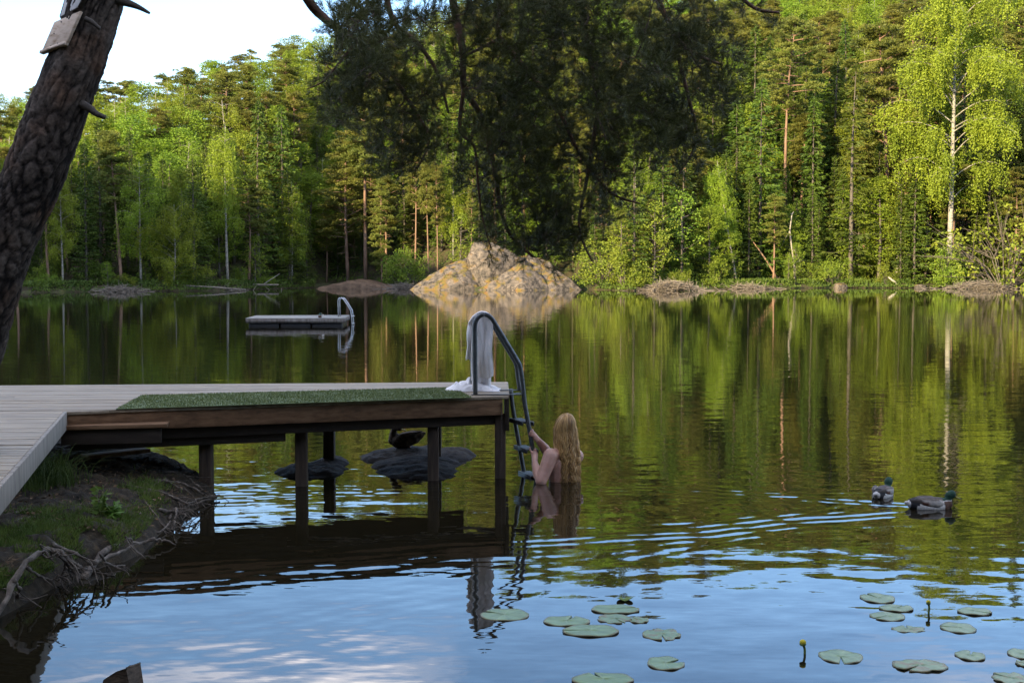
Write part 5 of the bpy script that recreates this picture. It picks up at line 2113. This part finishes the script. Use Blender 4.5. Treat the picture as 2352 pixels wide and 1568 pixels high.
# twigs, dead leaves and needles strewn over the bank
lt = MB()
n = 5200
a, b_ = rg.uniform(-40, 470, n), rg.uniform(1060, 1370, n)
d = np.stack([(a - 1176) / FOC, _cp + (784 - b_) / FOC * _sp, -_sp + (784 - b_) / FOC * _cp], -1)
z = np.full(n, .15)
for _ in range(5):
    t = (z - CAM_H) / d[:, 2]
    x, y = d[:, 0] * t, d[:, 1] * t
    z = np.maximum(bank_np(x, y), -.2)
ok = (z > .05) & (sdist(x, y, poly) > .03)
P = np.stack([x, y, z + .012], -1)[ok]
dd = rg.normal(size=(len(P), 3)) * (1, 1, .25)
big = rg.uniform(size=len(P)) < .25
lt.leaves(P, dd, np.where(big, rg.uniform(.02, .045, len(P)), rg.uniform(.03, .10, len(P))), np.where(big, .02, .004), rg)
o = lt.build("leaf_litter", noise_mat("leaf_litter", [(.3, (.045, .028, .016)), (.55, (.14, .085, .045)), (.75, (.28, .22, .17))], scale=9, island=.5), smooth=False)
tag(o, "dead leaves and twigs strewn over the dark bank", "leaf litter", None, "stuff")

# tall tuft beside the walkway
tb = MB()
c0 = bank_at(104, 1118)
for q in range(620):
    b0 = c0 + np.array((rg.normal() * .10, rg.normal() * .16, 0))
    h = rg.uniform(.16, .40)
    dr = rg.normal(size=2) * .13
    t = np.linspace(0, 1, 5)
    P = b0 + np.stack([dr[0] * t ** 2, dr[1] * t ** 2, h * t - .10 * t ** 3], -1)
    wd = rg.uniform(.003, .006) * (1 - t * .85)
    s = rg.normal(size=3)
    s[2] = 0
    s /= np.linalg.norm(s)
    V = np.concatenate([P - s * wd[:, None], P + s * wd[:, None]])
    tb.add(V, [(k_, k_ + 1, k_ + 6, k_ + 5) for k_ in range(4)])
o = tb.build("grass_tuft", leaf_mat("tuft_grass", (.045, .085, .018), (.085, .14, .03), trans=.3, scale=6, vary=.35), smooth=False)
tag(o, "tall tuft of green grass growing beside the grey walkway edge", "grass tuft")


def seedling(px, py, topy, label, seed):
    r = np.random.default_rng(seed)
    b0 = bank_at(px, py)
    h = float(at_y(px, topy, b0[1])[2] - b0[2])
    root = thing("young_plant", label, "plant", tuple(b0), "small plants on the bank")
    sb, lb = MB(), MB()
    for q in range(4):
        e = b0 + np.array((r.normal() * .07, r.normal() * .07, h * r.uniform(.55, 1.0)))
        P = [b0, (b0 + e) / 2 + r.normal(size=3) * .015, e]
        sb.tube(P, [.004, .003, .0015], 5)
        n = 14
        t = r.uniform(.3, 1.05, n)[:, None]
        c = b0 + (e - b0) * t
        d = r.normal(size=(n, 3)) * (1, 1, .35) + (0, 0, .1)
        lb.leaves(c, d, r.uniform(.05, .085, n), r.uniform(.028, .045, n), r, tip=.45)
    sb.build("stem", M_STEM, root)
    lb.build("leaves", leaf_mat("seedling_leaves", (.07, .14, .018), (.12, .20, .03), trans=.35, scale=8), root, smooth=False)


seedling(232, 1190, 1118, "bright green broad leaved seedling in the middle of the dark bank", 1)
seedling(262, 1192, 1155, "low leafy plant right beside the bright green seedling", 2)

# flat plank on the bank under the pier
m_ = MB()
p0, p1 = bank_at(190, 1058), bank_at(330, 1056)
p0[2] = p1[2] = max(p0[2], p1[2]) + .03
m_.beam(p0 + (0, .05, 0), p1 + (0, .1, 0), .16, .035)
o = m_.build("plank", M_BROWNWOOD, None, smooth=False, bevel=.004)
tag(o, "loose brown plank lying on the bank under the pier", "plank")

# broken stump tip in the water at the bottom
b0 = at_z(262, 1600)
m_ = MB()
q5 = [at_y(a, b, b0[1]) for a, b in ((228, 1600), (300, 1600), (291, 1534), (268, 1541), (240, 1562))]
m_.hexa([])if False else None
poly5 = np.array(q5)
nn = len(poly5)
V = np.vstack([poly5, poly5 * (1, 1, 1) + (.03, .10, -.01)])
ctr = poly5.mean(0)
m_.add(V, [(k_, (k_ + 1) % nn, nn + (k_ + 1) % nn, nn + k_) for k_ in range(nn)], [(0, k_, k_ + 1) for k_ in range(1, nn - 1)] + [(nn, nn + k_ + 1, nn + k_) for k_ in range(1, nn - 1)])
o = m_.build("broken_stump", noise_mat("stump_wood", [(.3, (.03, .022, .016)), (.7, (.14, .10, .07))], scale=6, stretch=(4, 4, 12), bump=.6, bdist=.01), None, smooth=False, bevel=.006)
tag(o, "pointed broken stump sticking out of the water at the bottom", "stump")

# ================================================================== the leaning pine
YT = 8.0
pine = thing("leaning_pine", "large leaning pine with cracked bark, exposed roots and dark boughs over the lake", "tree", tuple(bank_at(-150, 1200) * (1, 1, 0)))
TR = [(-262, 1330, 215), (-215, 1260, 190), (-150, 1120, 168), (-114, 1000, 160), (-77, 830, 156), (-40, 700, 153), (4, 560, 149), (70, 420, 143), (119, 290, 139), (183, 120, 128), (221, 0, 126), (290, -200, 116), (380, -500, 100), (440, -760, 88), (470, -950, 76)]
tp = smooth_path(np.array([at_y(a, b, YT + .0004 * (b - 600) * .2) for a, b, _ in TR]), 26)
tr = smooth_path(np.array([[w_ * .94 / 2 / FOC * YT, 0, 0] for _, _, w_ in TR]), 26)[:, 0]
m_ = MB()
ns_ = 120
m_.tube(tp, tr, ns_)
V, Q, T = m_.arrays()
nrow = len(tp)
arc = np.concatenate([[0], np.cumsum(np.linalg.norm(np.diff(tp, axis=0), axis=1))])
ctr = np.repeat(tp, ns_, axis=0)
dirn = V[:nrow * ns_] - ctr
dl = np.linalg.norm(dirn, axis=1)[:, None]
ang = np.tile(np.arange(ns_) * 2 * math.pi / ns_, nrow)
S_ = np.repeat(arc, ns_)
disp = np.empty(nrow * ns_)
for q in range(nrow * ns_):
    a = ang[q]
    pv = Vector((math.cos(a) * .17 * 1.5, math.sin(a) * .17 * 1.5, S_[q] * .62))
    wv = mnoise.noise_vector(pv * 5) * .07 + mnoise.noise_vector(pv * 16) * .02
    dist, _p = mnoise.voronoi(pv * (9.5 + 2.5 * mnoise.noise(pv * 1.1)) + wv * 9)
    e = dist[1] - dist[0]
    disp[q] = .013 * min(1, e * 3.6) ** .6 + .006 * mnoise.fractal(pv * 26, .6, 2, 4) + .012 * mnoise.noise(pv * 2.5)
V[:nrow * ns_] += dirn / dl * (disp - .012)[:, None]
me = mesh_data("trunk", V - np.array(pine.location), [Q, T])
depth = np.concatenate([disp, [.01, .01]])
f = np.clip((depth - .002) / .016, 0, 1)[:, None]
nz = np.array([fbm(p, 3.1, 3) for p in V])[:, None]
red = np.clip((V[:, 2:3] - 1.5) * .0 + nz * 1.2, 0, 1)
cols = np.array((.010, .008, .007)) * (1 - f) + (np.array((.105, .084, .070)) * (1 - red) + np.array((.15, .09, .06)) * red) * f
paint(me, cols)
me.materials.append(attr_mat("cracked_pine_bark", rough=.9, spec=.15, nscale=38, namp=.45, bump=.9, bdist=.010))
link("trunk", me, pine)


def stub(pix, r0, r1, dY=0):
    m_ = MB()
    P = np.array([at_y(a, b, YT - .10 + dY) for a, b in pix])
    m_.tube(smooth_path(P, 3), np.linspace(r0, r1, 3 * (len(P) - 1) + 1), 8)
    return m_.build("branch_stub", M_DEADBARK, pine)


M_DEADBARK = noise_mat("dead_branch_bark", [(.3, (.035, .028, .023)), (.7, (.10, .085, .07))], scale=14, stretch=(1, 1, 1), bump=.6, bdist=.006)
stub([(270, 0), (292, 7), (318, 17), (344, 31)], .034, .008)
stub([(185, 238), (205, 249), (222, 262), (242, 270)], .030, .014)
stub([(196, 44), (210, 50), (222, 60), (230, 67)], .018, .010, -.16)

# boughs and twigs
K8 = YT / 5.0
limbs = [
    [(455, -860, 5.0), (540, -520, 5.2), (600, -260, 5.35), (650, -110, 5.4), (708, 0, 5.45), (740, 38, 5.5), (778, 68, 5.5), (822, 95, 5.55), (858, 128, 5.6), (908, 182, 5.7)],
    [(455, -860, 5.0), (700, -760, 5.5), (1000, -640, 5.9), (1300, -560, 6.2), (1600, -480, 6.5)],
    [(1000, -640, 5.9), (1010, -250, 5.95), (1040, 0, 6.0), (1062, 110, 6.0), (1066, 200, 6.0), (1100, 258, 6.05), (1124, 335, 6.05), (1140, 410, 6.1), (1148, 470, 6.1), (1172, 540, 6.1), (1225, 590, 6.1)],
    [(1066, 200, 6.0), (1056, 280, 6.0), (1062, 310, 6.0), (1090, 340, 6.0), (1098, 420, 6.0), (1108, 500, 6.0), (1128, 570, 6.0)],
    [(1300, -560, 6.2), (1160, -200, 6.1), (1145, 40, 6.1), (1146, 85, 6.1), (1118, 104, 6.1), (1070, 128, 6.05)],
    [(1146, 85, 6.1), (1200, 150, 6.2), (1280, 250, 6.2), (1330, 350, 6.25), (1400, 440, 6.3), (1470, 468, 6.3)],
    [(1300, -560, 6.2), (1320, -150, 6.3), (1350, 100, 6.35), (1370, 250, 6.35), (1350, 400, 6.3), (1330, 520, 6.25), (1360, 600, 6.2)],
    [(1600, -480, 6.5), (1500, -100, 6.5), (1540, 60, 6.5), (1590, 120, 6.5), (1660, 150, 6.55)],
    [(1540, 60, 6.5), (1580, 220, 6.5), (1600, 320, 6.5), (1560, 400, 6.45)],
    [(1600, -480, 6.5), (1650, -100, 6.6), (1720, 10, 6.6), (1790, 30, 6.6)],
    [(700, -760, 5.5), (860, -150, 5.7), (900, 40, 5.75), (960, 100, 5.8), (1005, 170, 5.85), (1030, 260, 5.9)],
    [(858, 128, 5.6), (845, 190, 5.55), (810, 250, 5.5), (785, 290, 5.5)],
    [(822, 95, 5.55), (790, 130, 5.5), (745, 185, 5.45), (705, 205, 5.45)],
    [(908, 182, 5.7), (950, 250, 5.75), (985, 320, 5.8), (960, 385, 5.8)],
]
radii = [.052, .10, .036, .018, .03, .024, .028, .035, .02, .03, .03, .014, .012, .020]
nodes, parent, base_r = [], [], []
node_of = {}
paths = []
for L, r0 in zip(limbs, radii):
    key0 = L[0]
    P = smooth_path(np.array([at_y(a, b, d * K8) for a, b, d in L]), 6)
    prev = node_of.get(key0, -1)
    path = [] if prev < 0 else [prev]
    for q, p in enumerate(P):
        if q == 0 and prev >= 0:
            continue
        nodes.append(p)
        parent.append(path[-1] if path else -1)
        base_r.append(r0 * (1 - .72 * q / len(P)))
        path.append(len(nodes) - 1)
        if q % 6 == 0:
            node_of[L[q // 6]] = len(nodes) - 1
    paths.append(path)
n_limb = len(nodes)
OUT = [(770, -60), (752, 20), (735, 85), (755, 150), (700, 180), (692, 212), (740, 250), (772, 292), (800, 322), (850, 350), (905, 398), (960, 392), (1022, 372), (1075, 440), (1090, 520), (1105, 560), (1135, 588), (1185, 596), (1240, 604), (1290, 632), (1345, 640), (1385, 600), (1392, 565), (1345, 528), (1400, 500), (1485, 466), (1455, 440), (1410, 415), (1480, 385), (1560, 415), (1640, 365), (1650, 300), (1612, 268), (1688, 220), (1702, 130), (1690, 92), (1760, 60), (1810, 28), (1840, -60)]
OUT = np.array(OUT, float)
ra = np.random.default_rng(23)
att = []
closed = np.vstack([OUT, [[1840, -140], [770, -140]]])
hub = np.array((1230.0, -260.0))
n_clump = 0
while n_clump < 235:                      # needles gather in boughs that sweep outwards from the hub of the crown
    a, b_ = ra.uniform(690, 1840), ra.uniform(-120, 640)
    dd_ = sdist(np.array([a]), np.array([b_]), closed)[0]
    if dd_ < 6:
        continue
    pr = 1.0
    if a < 960 and b_ < 400:
        pr = .95
    if 960 < a < 1085 and 290 < b_ < 420:
        pr = .25
    if b_ < 0:
        pr *= .5
    if b_ > 400:
        pr *= .72
    if a > 1150 and b_ < 330:
        pr *= 1.2
    if ra.uniform() * 1.25 > pr:
        continue
    n_clump += 1
    ax_ = np.array((a, b_)) - hub
    ax_ /= np.linalg.norm(ax_)
    ax_ = ax_ + ra.normal(size=2) * .30 + np.array((.25 if a > 1250 else -.25, -.15))
    ax_ /= np.linalg.norm(ax_)
    ln_, th_ = ra.uniform(45, 105), ra.uniform(9, 22)
    Yb = np.interp(a, [690, 900, 1100, 1350, 1840], [5.45, 5.65, 6.0, 6.2, 6.6]) * K8
    Yc = Yb + ra.normal() * np.interp(b_, [-100, 300, 640], [.5, .45, .22])
    for _ in range(int(ra.uniform(11, 21))):
        u_ = ra.uniform(-1, 1)
        w_ = ra.normal() * th_ * (1 - .4 * abs(u_))
        q2 = np.array((a, b_)) + ax_ * u_ * ln_ + np.array((-ax_[1], ax_[0])) * w_ + np.array((0, 14 * u_ * u_))
        if sdist(q2[None, 0], q2[None, 1], closed)[0] < -7:
            continue
        att.append(at_y(q2[0], q2[1], Yc + ra.normal() * .13))
att = np.array(att)
NP = np.zeros((120000, 3))
NP[:n_limb] = nodes
d0 = np.array([np.min(np.linalg.norm(NP[12:n_limb] - p, axis=1)) for p in att])
n_now = n_limb
tips = []
skip = np.zeros(120000, bool)
skip[paths[1]] = True
for q in np.argsort(d0):
    p = att[q]
    dist = np.linalg.norm(NP[:n_now] - p, axis=1)
    dist[:n_now][skip[:n_now]] += 1.5
    # twigs prefer to grow outwards and a little upwards from what carries them
    dist = dist + .25 * np.maximum(NP[:n_now, 2] - p[2] - .25, 0)
    b0 = int(np.argmin(dist))
    L_ = np.linalg.norm(p - NP[b0])
    if L_ < .035:
        continue
    m_steps = max(2, int(L_ / .05))
    mid = (NP[b0] + p) / 2 + ra.normal(size=3) * L_ * .13 + np.array((0, 0, -.16 * L_))
    path = [b0]
    for t in np.linspace(0, 1, m_steps + 1)[1:]:
        x = NP[b0] * (1 - t) ** 2 + 2 * mid * t * (1 - t) + p * t * t
        NP[n_now] = x + ra.normal(size=3) * .004
        parent.append(path[-1])
        base_r.append(0)
        path.append(n_now)
        n_now += 1
    paths.append(path)
    tips.append(path)
rad = np.zeros(n_now)
acc_ = np.zeros(n_now)
for q in range(n_now - 1, -1, -1):
    r_ = max(.0017 ** 2.3, acc_[q]) ** (1 / 2.3)
    rad[q] = max(min(r_, .03), base_r[q])
    if parent[q] >= 0:
        acc_[parent[q]] += rad[q] ** 2.3 if q >= n_limb else 0
mbig, mtw = MB(), MB()
for q, path in enumerate(paths):
    P, r_ = NP[path], rad[path].copy()
    if len(path) > 1 and q >= len(limbs):
        r_[0] = r_[1]
        mtw.tube(P, r_, 5, cap=False)
    elif q < len(limbs):
        if q > 0 and len(path) > 1:
            r_[0] = min(r_[0], r_[1])
        (mbig).tube(P, r_, 9)
M_LIMB = noise_mat("pine_limb_bark", [(.3, (.045, .030, .022)), (.55, (.13, .070, .045)), (.75, (.24, .115, .07))], scale=9, bump=.7, bdist=.008, detail=8)
M_PTWIG = noise_mat("pine_twig_bark", [(.3, (.035, .025, .018)), (.7, (.10, .065, .042))], scale=8, bump=0)
mbig.build("limbs", M_LIMB, pine)
mtw.build("twigs", M_PTWIG, pine)
# needle shoots
sh_c, sh_d, sh_l = [], [], []
for path in tips:
    P = NP[path]
    n_ = len(P)
    spots = [n_ - 1]
    for q in range(1, min(4, n_ - 1)):
        if ra.uniform() < .75:
            spots.append(n_ - 1 - q)
    for s in spots:
        t = P[s] - P[max(s - 1, 0)]
        t = t / (np.linalg.norm(t) + 1e-9)
        for _ in range(2 if s == n_ - 1 else 1):
            d = t * .8 + ra.normal(size=3) * (.25 if s == n_ - 1 else .55) + (0, 0, .22)
            sh_c.append(P[s])
            sh_d.append(d / np.linalg.norm(d))
            sh_l.append(ra.uniform(.07, .15))
sh_c, sh_d, sh_l = np.array(sh_c), np.array(sh_d), np.array(sh_l)
nn = 44
ns2 = len(sh_c)
a1 = np.cross(sh_d, (0.13, .21, .97))
a1 /= np.linalg.norm(a1, axis=1)[:, None]
a2 = np.cross(sh_d, a1)
u = ra.uniform(.12, 1.0, (ns2, nn))
an = ra.uniform(0, 2 * math.pi, (ns2, nn))
op = ra.uniform(.45, .95, (ns2, nn)) * np.where(u > .9, .5, 1)
c = sh_c[:, None] + sh_d[:, None] * (u * sh_l[:, None])[..., None]
rd = a1[:, None] * np.cos(an)[..., None] + a2[:, None] * np.sin(an)[..., None]
d = sh_d[:, None] * np.cos(op)[..., None] + rd * np.sin(op)[..., None]
ln = ra.uniform(.045, .072, (ns2, nn))
sd = np.cross(d, ra.normal(size=(ns2, nn, 3)))
sd /= np.linalg.norm(sd, axis=-1)[..., None]
V = np.stack([c - sd * .00145, c + sd * .00145, c + d * ln[..., None]], 2).reshape(-1, 3)
fm = MB()
fm.add(V, None, np.arange(len(V)).reshape(-1, 3))
fm.tube([(0, 0, -5), (0, 0, -5.01)], .001, 3) if False else None
M_NEEDLE = leaf_mat("dark_pine_needles", (.044, .058, .012), (.098, .112, .025), trans=.14, scale=2.2, vary=.35, rough=.45)
fm.build("foliage", M_NEEDLE, pine, smooth=False)
print("pine", len(tips), ns2, len(V) // 3)

# exposed roots of the pine along the bank
M_ROOT = noise_mat("weathered_root", [(.28, (.026, .020, .015)), (.5, (.09, .072, .057)), (.75, (.20, .17, .14))], scale=22, stretch=(1, 1, 1), bump=.8, bdist=.006, detail=9)


def root(pix, r0, r1, lift=.0, seed=0, sub=0):
    r = np.random.default_rng(seed + 100)
    P = []
    for q, e in enumerate(pix):
        a, b_ = e[0], e[1]
        p = bank_at(a, b_)
        if len(e) > 2:
            p = at_z(a, b_, e[2])
        P.append(p + (0, 0, lift))
    P = smooth_path(np.array(P), 6)
    r0, r1 = r0 * .62, r1 * .6
    P = P + r.normal(size=P.shape) * r0 * .22
    P[:, 2] -= r0 * .35
    m_ = MB()
    rr = np.linspace(r0, r1, len(P)) * (1 + .22 * np.sin(np.arange(len(P)) * 1.3 + seed) + r.normal(size=len(P)) * .08)
    m_.tube(P, rr, 9)
    for k_ in range(sub * 3):
        s = r.integers(len(P) // 3, len(P) - 1)
        d = np.array((r.uniform(.3, 1), r.uniform(-1, .3), r.uniform(-.9, .2)))
        d *= r.uniform(.06, .24) / np.linalg.norm(d)
        Q_ = smooth_path(np.array([P[s], P[s] + d * .5 + r.normal(size=3) * .02, P[s] + d]), 4)
        m_.tube(Q_, np.linspace(rr[s] * .55, .0025, len(Q_)), 7)
    return m_.build("root", M_ROOT, pine)


ROOTS = [
    ([(190, 1250), (240, 1228), (320, 1222), (365, 1236, .06), (405, 1249, .01)], .040, .008, 0, 0),
    ([(215, 1292, .12), (262, 1272, .13), (298, 1256, .13), (303, 1240, .16), (288, 1232, .2)], .022, .014, .0, 2),
    ([(-20, 1345), (50, 1302, .24), (100, 1268, .26), (128, 1262, .25), (165, 1290, .18), (200, 1310, .08)], .034, .012, .01, 4),
    ([(118, 1258, .27), (150, 1285, .18), (160, 1310, .10), (170, 1338, .02)], .020, .009, .0, 3),
    ([(128, 1262, .26), (150, 1292, .15), (140, 1320, .06), (128, 1340, .0)], .018, .008, .0, 3),
    ([(110, 1245), (160, 1262, .22), (205, 1290, .14), (222, 1318, .03)], .022, .010, .0, 3),
    ([(60, 1300, .2), (90, 1320, .12), (118, 1330, .05), (135, 1318, .08)], .016, .008, .0, 2),
    ([(30, 1330, .2), (45, 1350, .12), (40, 1372, .04), (55, 1385, -.02)], .020, .009, .0, 2),
    ([(-60, 1330), (-10, 1352, .12), (20, 1348, .1)], .024, .010, .0, 1),
    ([(300, 1120), (360, 1132), (400, 1140), (430, 1160, .10), (455, 1150, .08), (495, 1140, .02)], .020, .010, .02, 3),
    ([(350, 1108), (400, 1110), (445, 1122), (470, 1140, .06)], .022, .009, .02, 3),
    ([(365, 1165), (400, 1155), (432, 1138), (470, 1132), (505, 1139, .02)], .024, .012, .02, 2),
    ([(330, 1150), (350, 1170), (385, 1182), (404, 1200, .05)], .015, .007, .015, 3),
    ([(320, 1178), (360, 1185), (392, 1198, .05), (380, 1212, .02)], .017, .008, .01, 3),
    ([(388, 1165), (402, 1150), (405, 1180, .1), (398, 1208, .02)], .018, .012, .01, 4),
    ([(370, 1090), (405, 1088), (430, 1100), (452, 1118), (475, 1128, .04)], .020, .010, .02, 3),
    ([(340, 1140), (352, 1120), (378, 1105), (395, 1115), (420, 1125)], .014, .008, .02, 2),
    ([(240, 1290, .15), (265, 1298, .08), (285, 1296, .03)], .014, .007, .0, 2),
    ([(230, 1270, .18), (245, 1295, .08), (242, 1320, .0)], .013, .008, .0, 1),
    ([(-40, 1238), (30, 1200), (90, 1190), (140, 1205)], .022, .008, .01, 2),
    ([(30, 1180), (75, 1172), (120, 1188), (150, 1200)], .016, .006, .01, 3),
    ([(140, 1165), (200, 1160), (260, 1172), (300, 1180)], .010, .005, .008, 2),
    ([(180, 1240), (150, 1225), (100, 1232), (40, 1256), (-30, 1280)], .020, .012, .01, 1),
]
for q, (pix, r0, r1, lift, sub) in enumerate(ROOTS):
    root(pix, r0, r1, lift, q, sub)

# ================================================================== boards nailed to the trunk
M_BOARD = noise_mat("weathered_plywood", [(.3, (.28, .18, .11)), (.45, (.56, .43, .33)), (.7, (.72, .60, .49))], scale=11, stretch=(1, 1, 2.5), detail=9, bump=.3, bdist=.004, rough=.75)
M_WBOARD = noise_mat("pale_panel", [(.3, (.55, .53, .52)), (.7, (.70, .68, .67))], scale=9, bump=.2, bdist=.002, rough=.6)


def board(pix, Yo, thick, mat, label, rim=False):
    P = [at_y(a, b, Y) for a, b, Y in pix]
    n_ = np.cross(P[1] - P[0], P[3] - P[0])
    n_ /= np.linalg.norm(n_)
    if n_[1] < 0:
        n_ = -n_
    root_ = thing("wooden_board", label, "board", tuple(P[0]), "boards nailed to the leaning pine")
    m_ = MB()
    m_.hexa([p + n_ * thick for p in P] + [p for p in P])
    m_.build("panel", mat, root_, smooth=False, bevel=.003)
    m_ = MB()
    ed = [(0, 1), (1, 2), (2, 3), (3, 0)]
    if rim:
        for a, b_ in ed:
            m_.beam(P[a] + n_ * .016, P[b_] + n_ * .016, .016, .030, up=tuple(n_))
        m_.build("frame", M_DEADBARK, root_, smooth=False)
    else:
        m_.beam(P[3] * .96 + P[0] * .04 - n_ * .006, P[2] * .96 + P[1] * .04 - n_ * .006, .020, .012, up=tuple(n_))
        m_.build("batten", M_BOARD, root_, smooth=False)
    m_ = MB()
    for (u, v) in ((.35, .12), (.62, .10), (.35, .86), (.62, .86), (.25, .45)):
        p = P[0] * (1 - u) * (1 - v) + P[1] * u * (1 - v) + P[2] * u * v + P[3] * (1 - u) * v
        m_.ellipsoid(p - n_ * .001, (.0045,) * 3, nu=8, nv=6)
    m_.build("nails", M_BLACK, root_)


YS = YT - .22
board([(124, 51, YS + .10), (184.5, 25, YS - .02), (150, 103, YS - .02), (93, 124, YS + .10)], 0, .022, M_BOARD, "weathered brown board with a batten, lower of the two nailed to the leaning pine")
board([(165, -55, YS + .10), (226, -80, YS - .02), (178, 17, YS - .02), (138, 39, YS + .10)], 0, .020, M_WBOARD, "pale framed board cut by the top edge, upper one on the leaning pine", rim=True)
